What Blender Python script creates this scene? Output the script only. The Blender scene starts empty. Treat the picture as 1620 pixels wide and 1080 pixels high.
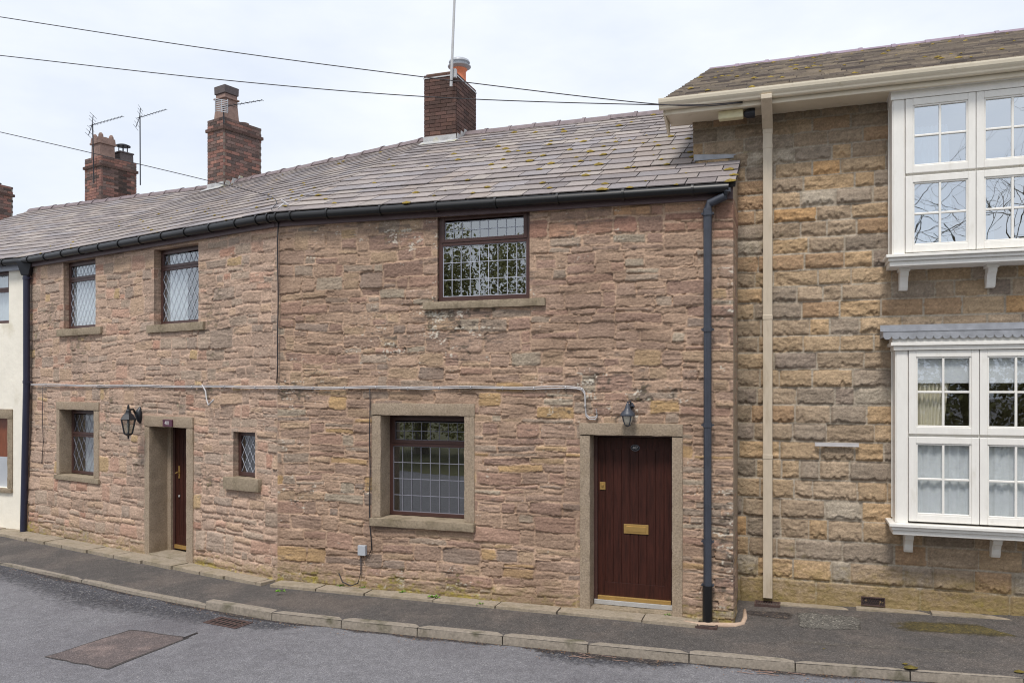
import bpy, bmesh, math, random
import numpy as np
from mathutils import Vector
random.seed(7)
R_ = math.radians
S = bpy.context.scene
C = S.collection
F, EYE, CX, HZ = 1280.0, 2.70, 810.0, 612.0      # photo's focal length in pixels, eye height, principal column, horizon row

# ---------------------------------------------------------------- camera, sky, sun, exposure
cd = bpy.data.cameras.new('camera'); cam = bpy.data.objects.new('camera', cd); C.objects.link(cam)
cam.location = (0, 0, EYE); cam.rotation_euler = (R_(90), 0, 0)
cd.sensor_width = 36; cd.lens = 36*F/1620; cd.shift_y = (HZ-540)/1620; cd.clip_end = 3000; cd.clip_start = .05
S.camera = cam
SUN_EL, SUN_AZ = 60, 200        # degrees; azimuth the sun stands at, from +Y clockwise (behind the camera, left)
w = bpy.data.worlds.new('World'); S.world = w; w.use_nodes = True
nt = w.node_tree; N = nt.nodes; N.clear()
def wn(t, **k):
    n = N.new(t)
    for a, b in k.items(): setattr(n, a, b)
    return n
out = wn('ShaderNodeOutputWorld'); bg = wn('ShaderNodeBackground')
sky = wn('ShaderNodeTexSky', sky_type='NISHITA', sun_disc=False, sun_elevation=R_(SUN_EL), sun_rotation=R_(SUN_AZ))
skm = wn('ShaderNodeMix', data_type='RGBA', blend_type='MULTIPLY'); skm.inputs['Factor'].default_value = 1
skm.inputs['B'].default_value = (1, 1, 1, 1)
tc = wn('ShaderNodeTexCoord'); mp = wn('ShaderNodeMapping'); mp.inputs['Scale'].default_value = (1, 1, 2.6)
no = wn('ShaderNodeTexNoise'); no.inputs['Scale'].default_value = 2.3; no.inputs['Detail'].default_value = 6; no.inputs['Roughness'].default_value = .55
cr = wn('ShaderNodeValToRGB'); cr.color_ramp.elements[0].position = .32; cr.color_ramp.elements[1].position = .66
# overcast deck: radiance is written in units of the 0.1 strength below
cr.color_ramp.elements[0].color = (5.7, 6.25, 7.25, 1); cr.color_ramp.elements[1].color = (7.5, 7.8, 8.3, 1)
mx = wn('ShaderNodeMix', data_type='RGBA'); mx.inputs['Factor'].default_value = .95
L = nt.links.new
L(tc.outputs['Generated'], mp.inputs['Vector']); L(mp.outputs[0], no.inputs['Vector']); L(no.outputs[0], cr.inputs[0])
L(sky.outputs[0], mx.inputs['A']); L(cr.outputs[0], mx.inputs['B']); L(mx.outputs['Result'], bg.inputs['Color'])
bg.inputs['Strength'].default_value = .1; L(bg.outputs[0], out.inputs[0])
sd = bpy.data.lights.new('sun', 'SUN'); sd.energy = 2.0; sd.angle = R_(14); sd.color = (1, .95, .88)
so = bpy.data.objects.new('sun', sd); C.objects.link(so); so.location = (0, 0, 30)
a = R_(SUN_AZ); dv = Vector((math.sin(a)*math.cos(R_(SUN_EL)), math.cos(a)*math.cos(R_(SUN_EL)), math.sin(R_(SUN_EL))))
so.rotation_euler = dv.to_track_quat('Z', 'Y').to_euler()
S.view_settings.view_transform = 'Standard'; S.view_settings.look = 'None'; S.view_settings.exposure = 0.45; S.view_settings.gamma = 1
try: S.cycles.transparent_max_bounces = 16; S.cycles.max_bounces = 6; S.cycles.filter_width = 1.1
except Exception: pass

# ---------------------------------------------------------------- colour and material helpers
def lin(c): c /= 255.; return c/12.92 if c <= .04045 else ((c+.055)/1.055)**2.4
def sc(r, g, b, k=1.0): return (lin(r)*k, lin(g)*k, lin(b)*k)
def mat(name, col, rough=.6, metal=0, var=.12, vscale=6, bump=.0, bscale=60, bdist=.004, attr=False, spec=.5, stain=None, stscale=1.5, stlo=.55, sthi=.7, streak=(1, 1, 1)):
    m = bpy.data.materials.new(name); m.use_nodes = True
    t = m.node_tree; n = t.nodes; b = n['Principled BSDF']; l = t.links.new
    b.inputs['Roughness'].default_value = rough; b.inputs['Metallic'].default_value = metal; b.inputs['Specular IOR Level'].default_value = spec
    tc = n.new('ShaderNodeTexCoord'); mp = n.new('ShaderNodeMapping'); mp.inputs['Scale'].default_value = streak
    l(tc.outputs['Object'], mp.inputs['Vector'])
    if attr:
        at = n.new('ShaderNodeAttribute'); at.attribute_name = 'Col'; src = at.outputs['Color']
    else:
        rg = n.new('ShaderNodeRGB'); rg.outputs[0].default_value = (*col, 1); src = rg.outputs[0]
    if stain:
        s = n.new('ShaderNodeTexNoise'); s.inputs['Scale'].default_value = stscale; s.inputs['Detail'].default_value = 7; s.inputs['Roughness'].default_value = .62
        l(mp.outputs[0], s.inputs['Vector'])
        mr = n.new('ShaderNodeMapRange'); mr.inputs['From Min'].default_value = stlo; mr.inputs['From Max'].default_value = sthi
        l(s.outputs[0], mr.inputs['Value'])
        q = n.new('ShaderNodeMix'); q.data_type = 'RGBA'; l(mr.outputs[0], q.inputs['Factor']); l(src, q.inputs['A']); q.inputs['B'].default_value = (*stain, 1)
        src = q.outputs['Result']
    v = n.new('ShaderNodeTexNoise'); v.inputs['Scale'].default_value = vscale; v.inputs['Detail'].default_value = 8; v.inputs['Roughness'].default_value = .65
    l(mp.outputs[0], v.inputs['Vector'])
    mr = n.new('ShaderNodeMapRange'); mr.inputs['From Min'].default_value = .3; mr.inputs['From Max'].default_value = .7
    mr.inputs['To Min'].default_value = 1-var; mr.inputs['To Max'].default_value = 1+var; l(v.outputs[0], mr.inputs['Value'])
    q = n.new('ShaderNodeMix'); q.data_type = 'RGBA'; q.blend_type = 'MULTIPLY'; q.inputs['Factor'].default_value = 1
    l(src, q.inputs['A']); l(mr.outputs[0], q.inputs['B']); l(q.outputs['Result'], b.inputs['Base Color'])
    if bump:
        v2 = n.new('ShaderNodeTexNoise'); v2.inputs['Scale'].default_value = bscale; v2.inputs['Detail'].default_value = 5; l(mp.outputs[0], v2.inputs['Vector'])
        bp = n.new('ShaderNodeBump'); bp.inputs['Strength'].default_value = bump; bp.inputs['Distance'].default_value = bdist
        l(v2.outputs[0], bp.inputs['Height']); l(bp.outputs[0], b.inputs['Normal'])
    return m
def asphalt(name, c0, c1, c2, sc_=75, damp=None, dlo=.5, dhi=.68, fade=False, dsc=.5):
    m = bpy.data.materials.new(name); m.use_nodes = True; t = m.node_tree; n = t.nodes; b = n['Principled BSDF']; l = t.links.new
    b.inputs['Specular IOR Level'].default_value = .35
    tc = n.new('ShaderNodeTexCoord'); P = tc.outputs['Object']
    v = n.new('ShaderNodeTexVoronoi'); v.inputs['Scale'].default_value = sc_; l(P, v.inputs['Vector'])      # chippings
    sp = n.new('ShaderNodeSeparateColor'); l(v.outputs['Color'], sp.inputs[0])
    r = n.new('ShaderNodeValToRGB'); e = r.color_ramp.elements; e[0].position = 0; e[0].color = (*c0, 1); e[1].position = 1; e[1].color = (*c2, 1); x = e.new(.5); x.color = (*c1, 1); x = e.new(.85); x.color = (*[q*1.12 for q in c1], 1)
    l(sp.outputs[0], r.inputs[0])
    big = n.new('ShaderNodeTexNoise'); big.inputs['Scale'].default_value = dsc; big.inputs['Detail'].default_value = 8; big.inputs['Roughness'].default_value = .65; l(P, big.inputs['Vector'])
    mr = n.new('ShaderNodeMapRange'); mr.inputs['From Min'].default_value = dlo; mr.inputs['From Max'].default_value = dhi; l(big.outputs[0], mr.inputs['Value'])
    mx = n.new('ShaderNodeMix'); mx.data_type = 'RGBA'; mx.blend_type = 'MULTIPLY'; l(mr.outputs[0], mx.inputs['Factor']); l(r.outputs[0], mx.inputs['A']); mx.inputs['B'].default_value = (*(damp or (.72, .70, .70)), 1)
    n2 = n.new('ShaderNodeTexNoise'); n2.inputs['Scale'].default_value = 9; n2.inputs['Detail'].default_value = 8; n2.inputs['Roughness'].default_value = .7; l(P, n2.inputs['Vector'])
    m2 = n.new('ShaderNodeMapRange'); m2.inputs['From Min'].default_value = .3; m2.inputs['From Max'].default_value = .7; m2.inputs['To Min'].default_value = .82; m2.inputs['To Max'].default_value = 1.18; l(n2.outputs[0], m2.inputs['Value'])
    m3 = n.new('ShaderNodeMix'); m3.data_type = 'RGBA'; m3.blend_type = 'MULTIPLY'; m3.inputs['Factor'].default_value = 1; l(mx.outputs['Result'], m3.inputs['A']); l(m2.outputs[0], m3.inputs['B']); l(m3.outputs['Result'], b.inputs['Base Color'])
    rr = n.new('ShaderNodeMapRange'); rr.inputs['To Min'].default_value = .9; rr.inputs['To Max'].default_value = .62; l(mr.outputs[0], rr.inputs['Value']); l(rr.outputs[0], b.inputs['Roughness'])
    bp = n.new('ShaderNodeBump'); bp.inputs['Strength'].default_value = .8; bp.inputs['Distance'].default_value = .006; l(v.outputs['Distance'], bp.inputs['Height']); bp.invert = True; l(bp.outputs[0], b.inputs['Normal'])
    if fade:
        at = n.new('ShaderNodeAttribute'); at.attribute_name = 'Fade'
        nf = n.new('ShaderNodeTexNoise'); nf.inputs['Scale'].default_value = 14; nf.inputs['Detail'].default_value = 9; nf.inputs['Roughness'].default_value = .75; l(P, nf.inputs['Vector'])
        ad = n.new('ShaderNodeMath'); ad.operation = 'ADD'; l(at.outputs['Fac'], ad.inputs[0]); l(nf.outputs[0], ad.inputs[1])
        ma = n.new('ShaderNodeMapRange'); ma.inputs['From Min'].default_value = .86; ma.inputs['From Max'].default_value = 1.2; l(ad.outputs[0], ma.inputs['Value']); l(ma.outputs[0], b.inputs['Alpha'])
    return m
def glass_mat(name, tint, refl, wav=.0, wsc=3):
    m = bpy.data.materials.new(name); m.use_nodes = True; t = m.node_tree; n = t.nodes; l = t.links.new; n.clear()
    o = n.new('ShaderNodeOutputMaterial'); tr = n.new('ShaderNodeBsdfTransparent'); tr.inputs[0].default_value = (*tint, 1)
    g = n.new('ShaderNodeBsdfGlossy'); g.inputs['Roughness'].default_value = .0; g.inputs[0].default_value = (.93, .97, 1, 1)
    lw = n.new('ShaderNodeLayerWeight'); lw.inputs[0].default_value = .5
    pw = n.new('ShaderNodeMath'); pw.operation = 'POWER'; l(lw.outputs['Facing'], pw.inputs[0]); pw.inputs[1].default_value = 4
    mr = n.new('ShaderNodeMapRange'); mr.inputs['To Min'].default_value = refl; mr.inputs['To Max'].default_value = 1; l(pw.outputs[0], mr.inputs['Value'])
    mx = n.new('ShaderNodeMixShader'); l(mr.outputs[0], mx.inputs[0]); l(tr.outputs[0], mx.inputs[1]); l(g.outputs[0], mx.inputs[2]); l(mx.outputs[0], o.inputs[0])
    if wav:
        tc = n.new('ShaderNodeTexCoord'); v = n.new('ShaderNodeTexNoise'); v.inputs['Scale'].default_value = wsc; v.inputs['Detail'].default_value = 1; l(tc.outputs['Object'], v.inputs['Vector'])
        bp = n.new('ShaderNodeBump'); bp.inputs['Strength'].default_value = 1; bp.inputs['Distance'].default_value = wav; l(v.outputs[0], bp.inputs['Height']); l(bp.outputs[0], g.inputs['Normal'])
    return m
M = {}
M['rubble'] = mat('rubble_stone', (0, 0, 0), .93, attr=True, var=.17, vscale=45, bump=.55, bscale=110, bdist=.006, spec=.2)
M['ashlar'] = mat('rock_faced_stone', (0, 0, 0), .93, attr=True, var=.20, vscale=38, bump=.7, bscale=80, bdist=.009, spec=.2)
M['slate'] = mat('slate', (0, 0, 0), .72, attr=True, var=.16, vscale=22, bump=.35, bscale=45, bdist=.004, spec=.35)
M['brick'] = mat('brick', (0, 0, 0), .9, attr=True, var=.22, vscale=30, bump=.5, bscale=70, bdist=.005, spec=.2)
M['sur'] = mat('gritstone', sc(158, 142, 124), .92, var=.34, vscale=48, bump=.7, bscale=70, bdist=.006, spec=.2, stain=sc(146, 130, 110), stscale=3, stlo=.5, sthi=.75)
M['sill'] = mat('sill_stone', sc(150, 136, 117), .92, var=.26, vscale=30, bump=.7, bscale=70, bdist=.006, spec=.2, stain=sc(118, 107, 88), stscale=4, stlo=.5)
M['flag'] = mat('flagstone', sc(154, 142, 126), .9, var=.24, vscale=26, bump=.5, bscale=60, bdist=.004, spec=.25, stain=sc(128, 118, 96), stscale=3.5, stlo=.5, sthi=.75)
M['kerb'] = mat('kerb_stone', sc(140, 131, 120), .9, var=.26, vscale=28, bump=.6, bscale=70, bdist=.005, spec=.25, stain=sc(96, 92, 76), stscale=3)
M['white'] = mat('white_upvc', sc(236, 233, 227), .38, var=.04, vscale=9, stain=sc(214, 209, 198), stscale=5, stlo=.58, sthi=.85, streak=(1.5, 1.5, .5))
M['cream'] = mat('cream_plastic', sc(222, 211, 190), .42, var=.05, vscale=3, stain=sc(190, 178, 150), stscale=5, stlo=.6, sthi=.8)
M['creamp'] = mat('cream_pipe', sc(206, 192, 172), .5, var=.08, vscale=7, stain=sc(178, 162, 138), stscale=4, stlo=.56, sthi=.8, streak=(2, 2, .5))
M['render'] = mat('white_render', sc(236, 230, 216), .85, var=.05, vscale=3, bump=.35, bscale=9, bdist=.02, stain=sc(206, 196, 172), stscale=.9)
M['brown'] = mat('brown_frame', sc(74, 50, 46), .42, var=.1, vscale=8)
M['door'] = mat('mahogany_door', sc(60, 30, 23), .5, spec=.3, var=.5, vscale=5, streak=(9, 9, .7), bump=.1, bscale=20, bdist=.002)
M['gutter'] = mat('black_plastic', sc(20, 20, 22), .38, var=.12, vscale=6)
M['pipe'] = mat('grey_painted_pipe', sc(62, 66, 76), .42, var=.15, vscale=7)
M['bluepipe'] = mat('navy_pipe', sc(38, 40, 62), .42, var=.12, vscale=7)
M['lead'] = mat('lead_sheet', sc(158, 160, 166), .5, metal=.25, var=.2, vscale=8, bump=.3, bscale=14, bdist=.006)
M['flash'] = mat('lead_flashing', sc(176, 176, 176), .6, var=.25, vscale=7, bump=.3, bscale=20, bdist=.004, stain=sc(176, 166, 96), stscale=3)
M['came'] = mat('window_lead', sc(188, 192, 204), .5, var=.05)
M['camed'] = mat('window_lead_dull', sc(140, 140, 152), .5, var=.05)
M['glass'] = glass_mat('window_glass', (.9, .93, .93), .29, .0003, 5)
M['glassb'] = glass_mat('bay_glass', (.6, .7, .76), .62, .0004, 5)
M['glassl'] = glass_mat('bay_lower_glass', (1, 1, 1), .17, .0004, 4)
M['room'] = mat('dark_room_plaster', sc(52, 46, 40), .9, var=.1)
M['roomp'] = mat('pale_room_plaster', sc(150, 140, 120), .9, var=.1)
M['curtain'] = mat('net_curtain', sc(206, 212, 216), .9, var=.06, vscale=12)
M['curtain2'] = mat('pale_drape', sc(204, 200, 180), .9, var=.08, vscale=12)
M['asphalt'] = asphalt('road_asphalt', sc(102, 101, 105), sc(118, 117, 121), sc(142, 141, 142), 90, dlo=.46, dhi=.64, damp=(.80, .79, .81), dsc=.38)
M['pave'] = asphalt('footway_asphalt', sc(68, 65, 64), sc(84, 80, 78), sc(112, 107, 102), 95, damp=(1.36, 1.3, 1.25), dlo=.46, dhi=.6, dsc=1.1)
M['patch'] = asphalt('patch_asphalt', sc(84, 76, 76), sc(98, 89, 88), sc(130, 118, 114), 90, damp=(1.5, 1.42, 1.36), dlo=.48, dhi=.62, dsc=2.2)
M['patch2'] = asphalt('grey_chipped_patch', sc(66, 64, 62), sc(100, 97, 92), sc(150, 146, 136), 70, fade=True)
M['dark'] = asphalt('dark_worn_asphalt', sc(56, 56, 60), sc(78, 78, 84), sc(140, 138, 136), 60, fade=True)
M['grit'] = asphalt('damp_gutter_grit', sc(44, 40, 40), sc(70, 64, 62), sc(120, 104, 90), 60, fade=True)
M['rim'] = asphalt('patch_seam', sc(58, 54, 54), sc(72, 67, 66), sc(96, 90, 86), 90)
M['worn'] = asphalt('worn_pale_asphalt', sc(92, 88, 84), sc(116, 110, 104), sc(150, 144, 134), 90, fade=True)
M['mossy'] = asphalt('mossy_asphalt', sc(62, 57, 42), sc(88, 79, 50), sc(116, 102, 58), 60, fade=True)
M['moss'] = mat('moss', sc(138, 118, 52), .95, var=.5, vscale=12, bump=1, bscale=120, bdist=.01)
M['mossg'] = mat('ground_moss', sc(104, 92, 38), .95, var=.45, vscale=25, bump=1, bscale=120, bdist=.008)
M['leaf'] = mat('leaf_green', sc(104, 150, 38), .7, var=.3, vscale=20)
M['rust'] = mat('rusty_iron', sc(78, 60, 56), .8, var=.4, vscale=25, bump=.6, bscale=60)
M['iron'] = mat('black_iron', sc(40, 42, 48), .4, metal=.2, var=.1)
M['alu'] = mat('aluminium', sc(190, 190, 190), .5, metal=.3, var=.15)
M['brass'] = mat('brass', sc(196, 160, 98), .35, metal=.6, var=.1)
M['cable'] = mat('grey_cable', sc(182, 179, 180), .5, var=.15)
M['cableb'] = mat('black_cable', sc(46, 42, 46), .6, var=.1)
M['terra'] = mat('terracotta', sc(226, 136, 98), .8, var=.12)
M['clay'] = mat('buff_clay', sc(138, 114, 104), .85, var=.2, vscale=12, bump=.3)
M['clayg'] = mat('grey_clay', sc(92, 84, 84), .85, var=.2, vscale=12)
M['fascia'] = mat('brown_fascia', sc(88, 70, 72), .5, var=.1)
M['ridge'] = mat('ridge_tile', sc(122, 110, 112), .8, var=.2, vscale=8, bump=.4, bscale=40, stain=sc(96, 86, 82), stscale=3)
M['ridgep'] = mat('purple_ridge_tile', sc(138, 122, 136), .8, var=.2, vscale=8, bump=.4, bscale=40)
M['grass'] = mat('grass', sc(86, 84, 52), .95, var=.4, vscale=12)
M['bark'] = mat('bark', sc(122, 114, 104), .95, var=.3, vscale=15, bump=.6)
M['foliage'] = mat('evergreen_leaves', sc(146, 144, 92), .8, var=.5, vscale=3)
M['putty'] = mat('pointing_mortar', sc(184, 160, 140), .95, var=.15, vscale=20, bump=.6, bscale=60)
M['lampglass'] = glass_mat('lantern_glass', (.8, .82, .8), .1)
M['frost'] = mat('frosted_glass', sc(190, 184, 170), .3, var=.05)
M['greybox'] = mat('grey_plastic', sc(176, 180, 186), .4, var=.04)
M['inkw'] = mat('white_lettering', sc(200, 196, 196), .5, var=.02)

# ---------------------------------------------------------------- planes that carry the fronts
class Plane:
    def __init__(s, o, t):
        s.o = Vector((o[0], o[1])); s.t = Vector((t[0], t[1])).normalized(); s.n = Vector((s.t.y, -s.t.x))   # n points to the street
    def P(s, u, d, z):
        q = s.o+s.t*u+s.n*d; return Vector((q.x, q.y, z))
    def u(s, px, d=0):
        x = (px-CX)/F; q = s.o+s.n*d                        # q + t u = lam (x,1)
        return (q.x-x*q.y)/(x*s.t.y-s.t.x)
    def z(s, px, py, d=0):
        q = s.P(s.u(px, d), d, 0); return EYE+(HZ-py)*q.y/F
    def R(s, x0, x1, y0, y1, xr=None, d=0):                # photo rectangle -> u0,u1,z0,z1 at depth d
        xr = xr or (x0+x1)/2; return s.u(x0, d), s.u(x1, d), s.z(xr, y1, d), s.z(xr, y0, d)
def at(px, sc_): return Vector(((px-CX)/sc_, F/sc_))
A_, B_, C_ = at(1160, 138), at(440, 113.3), at(45, 84.4)
PR = Plane(B_, A_-B_); LR = (A_-B_).length
PL = Plane(C_, B_-C_); LL = (B_-C_).length
wt = Vector((.916, -.401)).normalized(); PW = Plane(C_-wt*6, wt); LW = 6.0
H0 = A_-PR.n*.86; PH = Plane(H0, PR.t); H0 = PH.o+PH.t*PH.u(1097); PH = Plane(H0, PR.t); LH = 8.0
def ground(px, py, z): s_ = (py-HZ)/(EYE-z); return Vector(((px-CX)/s_, F/s_, z))

# ---------------------------------------------------------------- mesh helpers
def link(o, parent=None):
    C.objects.link(o)
    if parent: o.parent = parent
    return o
def tag(o, label=None, cat=None, group=None, kind=None):
    for k, v in (('label', label), ('category', cat), ('group', group), ('kind', kind)):
        if v: o[k] = v
    return o
class MB:
    def __init__(s): s.v = []; s.f = []; s.c = []
    def add(s, vs, fs, col=None):
        b = len(s.v); s.v += [tuple(x) for x in vs]; s.f += [tuple(b+i for i in f) for f in fs]
        s.c += [col or (.5, .5, .5)]*len(vs); return s
    def hexa(s, p, col=None):      # 8 points: bottom 0-3, top 4-7
        return s.add(p, [(0, 3, 2, 1), (4, 5, 6, 7), (0, 1, 5, 4), (1, 2, 6, 5), (2, 3, 7, 6), (3, 0, 4, 7)], col)
    def box(s, pl, u0, u1, d0, d1, z0, z1, col=None):
        return s.hexa([pl.P(u0, d1, z0), pl.P(u1, d1, z0), pl.P(u1, d0, z0), pl.P(u0, d0, z0), pl.P(u0, d1, z1), pl.P(u1, d1, z1), pl.P(u1, d0, z1), pl.P(u0, d0, z1)], col)
    def ring(s, pl, u0, u1, z0, z1, w, d0, d1, wb=None):
        wb = wb or w
        s.box(pl, u0, u0+w, d0, d1, z0, z1); s.box(pl, u1-w, u1, d0, d1, z0, z1)
        s.box(pl, u0+w, u1-w, d0, d1, z0, z0+wb); s.box(pl, u0+w, u1-w, d0, d1, z1-w, z1); return s
    def tube(s, pts, r, n=8, col=None, caps=True, half=False):
        pts = [Vector(p) for p in pts]; rs = r if isinstance(r, (list, tuple)) else [r]*len(pts)
        prev = None; vs = []
        for i, p in enumerate(pts):
            t = (pts[min(i+1, len(pts)-1)]-pts[max(i-1, 0)]).normalized()
            ref = Vector((0, 0, 1)) if abs(t.z) < .93 else Vector((1, 0, 0)) if prev is None else prev
            a = t.cross(ref).normalized(); b = a.cross(t); prev = ref
            for k in range(n):
                an = 2*math.pi*k/n; vs.append(p+(a*math.cos(an)+b*math.sin(an))*rs[i])
        fs = []
        for i in range(len(pts)-1):
            for k in range(n): k2 = (k+1) % n; fs.append((i*n+k, i*n+k2, (i+1)*n+k2, (i+1)*n+k))
        if caps: fs += [tuple(range(n-1, -1, -1)), tuple(range((len(pts)-1)*n, len(pts)*n))]
        return s.add(vs, fs, col)
    def lathe(s, c, prof, n=16, sq=False, rot=0.0):       # prof: (r,z)
        vs = []; c = Vector(c)
        for r, z in prof:
            for k in range(n):
                an = 2*math.pi*k/n+rot; vs.append((c.x+r*math.cos(an), c.y+r*math.sin(an), c.z+z))
        fs = []
        for i in range(len(prof)-1):
            for k in range(n): k2 = (k+1) % n; fs.append((i*n+k, i*n+k2, (i+1)*n+k2, (i+1)*n+k))
        fs += [tuple(range(n-1, -1, -1)), tuple(range((len(prof)-1)*n, len(prof)*n))]
        return s.add(vs, fs)
    def rough(s, pl, u0, u1, d0, d1, z0, z1, step=.035, amp=.006, seed=0):
        # a worked stone: gridded box whose skin is nudged by noise
        nu, nd, nz = [max(1, min(40, int(round((b-a)/step)))) for a, b in ((u0, u1), (d0, d1), (z0, z1))]
        idx = {}; vs = []; fs = []
        r = random.Random(seed or int((u0*131+z0*717+z1*91)*1000)); ph = [r.uniform(0, 50) for _ in range(3)]
        from mathutils import noise
        def V(i, j, k):
            q = (i, j, k)
            if q not in idx:
                U, D, Z = u0+(u1-u0)*i/nu, d0+(d1-d0)*j/nd, z0+(z1-z0)*k/nz
                nn = noise.noise_vector(Vector((U*9+ph[0], D*9+ph[1], Z*9+ph[2])))*amp+noise.noise_vector(Vector((U*30+ph[0], D*30, Z*30+ph[2])))*amp*.5
                e = (i in (0, nu))+(j in (0, nd))+(k in (0, nz))
                cu = .5*(u0+u1); cz = .5*(z0+z1)
                if e >= 2:       # worn arrises
                    w_ = amp*.7
                    if i in (0, nu): U += w_*(1 if i == 0 else -1)
                    if j == nd: D -= w_
                    if k in (0, nz): Z += w_*(1 if k == 0 else -1)
                idx[q] = len(vs); vs.append(pl.P(U+nn.x, D+nn.y, Z+nn.z))
            return idx[q]
        for i in range(nu):
            for k in range(nz): fs.append((V(i, nd, k), V(i+1, nd, k), V(i+1, nd, k+1), V(i, nd, k+1))); fs.append((V(i, 0, k), V(i, 0, k+1), V(i+1, 0, k+1), V(i+1, 0, k)))
            for j in range(nd): fs.append((V(i, j, 0), V(i+1, j, 0), V(i+1, j+1, 0), V(i, j+1, 0))); fs.append((V(i, j, nz), V(i, j+1, nz), V(i+1, j+1, nz), V(i+1, j, nz)))
        for j in range(nd):
            for k in range(nz): fs.append((V(0, j, k), V(0, j+1, k), V(0, j+1, k+1), V(0, j, k+1))); fs.append((V(nu, j, k), V(nu, j, k+1), V(nu, j+1, k+1), V(nu, j+1, k)))
        return s.add(vs, fs)
    def build(s, name, m, parent=None, bevel=0, smooth=False, base=None):
        org = Vector((0, 0, 0))
        if parent:
            q = parent
            while q.parent: q = q.parent
            org = q.location
        elif base is not None: org = Vector(base)
        me = bpy.data.meshes.new(name); me.from_pydata([(x[0]-org[0], x[1]-org[1], x[2]-org[2]) for x in s.v], [], s.f)
        if m in (M['slate'], M['brick']):
            ca = me.color_attributes.new(name='Col', type='FLOAT_COLOR', domain='POINT')
            ca.data.foreach_set('color', np.array([(*c, 1) for c in s.c], dtype=np.float32).ravel())
        if getattr(s, 'fade', None):
            fa_ = me.attributes.new('Fade', 'FLOAT', 'POINT'); fa_.data.foreach_set('value', s.fade)
        me.materials.append(m); me.update()
        if smooth:
            me.polygons.foreach_set('use_smooth', [True]*len(me.polygons))
            if smooth != 'all':
                try: me.set_sharp_from_angle(angle=R_(40))
                except Exception: pass
        o = bpy.data.objects.new(name, me); link(o, parent)
        if not parent and base is not None: o.location = org
        if bevel:
            b = o.modifiers.new('bevel', 'BEVEL'); b.width = bevel; b.segments = 2; b.limit_method = 'ANGLE'; b.angle_limit = R_(50)
        return o
def thing(name, loc, label, cat, group=None):
    o = bpy.data.objects.new(name, None); link(o); o.location = loc; o.empty_display_size = .2
    return tag(o, label, cat, group)
def text(s_, name, pl, u, d, z, size, m, parent, align='CENTER', ext=.002):
    cu = bpy.data.curves.new(name, 'FONT'); cu.body = s_; cu.size = size; cu.extrude = ext; cu.align_x = align; cu.align_y = 'CENTER'; cu.materials.append(m)
    tmp = bpy.data.objects.new(name, cu); me = bpy.data.meshes.new_from_object(tmp); bpy.data.objects.remove(tmp)
    me.name = name; me.materials.clear(); me.materials.append(m); o = bpy.data.objects.new(name, me); link(o, parent)
    q = parent
    while q.parent: q = q.parent
    o.location = pl.P(u, d, z)-q.location; o.rotation_euler = (R_(90), 0, math.atan2(pl.t.y, pl.t.x)); return o

# ---------------------------------------------------------------- stone walls as real relief
def vn(nz, nx, cz, cx, rng):
    """smooth value noise in -1..1 on an nz x nx grid with cells of cz x cx samples"""
    g = rng.uniform(-1, 1, (int(nz/cz)+3, int(nx/cx)+3))
    y = np.arange(nz)/cz; x = np.arange(nx)/cx; yi = y.astype(int); xi = x.astype(int)
    fy = y-yi; fx = x-xi; fy = (fy*fy*(3-2*fy))[:, None]; fx = (fx*fx*(3-2*fx))[None, :]
    a = g[np.ix_(yi, xi)]; b = g[np.ix_(yi, xi+1)]; c = g[np.ix_(yi+1, xi)]; d = g[np.ix_(yi+1, xi+1)]
    return (a*(1-fx)+b*fx)*(1-fy)+(c*(1-fx)+d*fx)*fy
def rubble_layout(W, Hh, rng, zone):
    """bands > segments > layers > stones, so no course runs through; zone(u,z) -> (layer height, stone width)"""
    out = []; z = 0
    while z < Hh:
        bh = rng.uniform(.28, .55); u = -rng.uniform(0, .8)
        while u < W:
            bw = rng.uniform(.5, 1.5); lh, sw = zone(u+bw/2, z+bh/2); zz = z
            while zz < z+bh-.015:
                h = lh*rng.choice([.5, .75, 1, 1.25, 1.6], p=[.12, .24, .3, .22, .12]); h = h if z+bh-zz-h > lh*.4 else z+bh-zz
                uu = u
                while uu < u+bw-.02:
                    w_ = sw*rng.uniform(.45, 1.7); w_ = w_ if u+bw-uu-w_ > sw*.35 else u+bw-uu
                    if h > .13 and rng.random() < .22:
                        k = rng.uniform(.35, .65); out += [(uu, uu+w_, zz, zz+h*k), (uu, uu+w_, zz+h*k, zz+h)]
                    else: out.append((uu, uu+w_, zz, zz+h))
                    uu += w_
                zz += h
            u += bw
        z += bh
    return out
def course_layout(W, Hh, rng):
    out = []; z = -.15; first = True
    out_h = [(.62, 1.1, 'plinth')]
    while z < Hh:
        if first: h, sw, k = .61, 1.05, 2
        else: h, sw, k = .255-.08*min(1, max(0, z)/5.6)+rng.uniform(-.008, .008), .40, 0
        first = False; u = -rng.uniform(0, .5)
        while u < W:
            w_ = sw*rng.choice([.55, .8, 1, 1.15, 1.35], p=[.15, .2, .25, .25, .15])*rng.uniform(.92, 1.08) if k == 0 else sw*rng.uniform(.8, 1.25)
            out.append((u, u+w_, z, z+h, k)); u += w_
        z += h
    return out
def snap(arr, vals):
    for v in vals:
        i = int(np.argmin(abs(arr-v)))
        if 0 < i < len(arr)-1: arr[i] = v
    return arr
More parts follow.
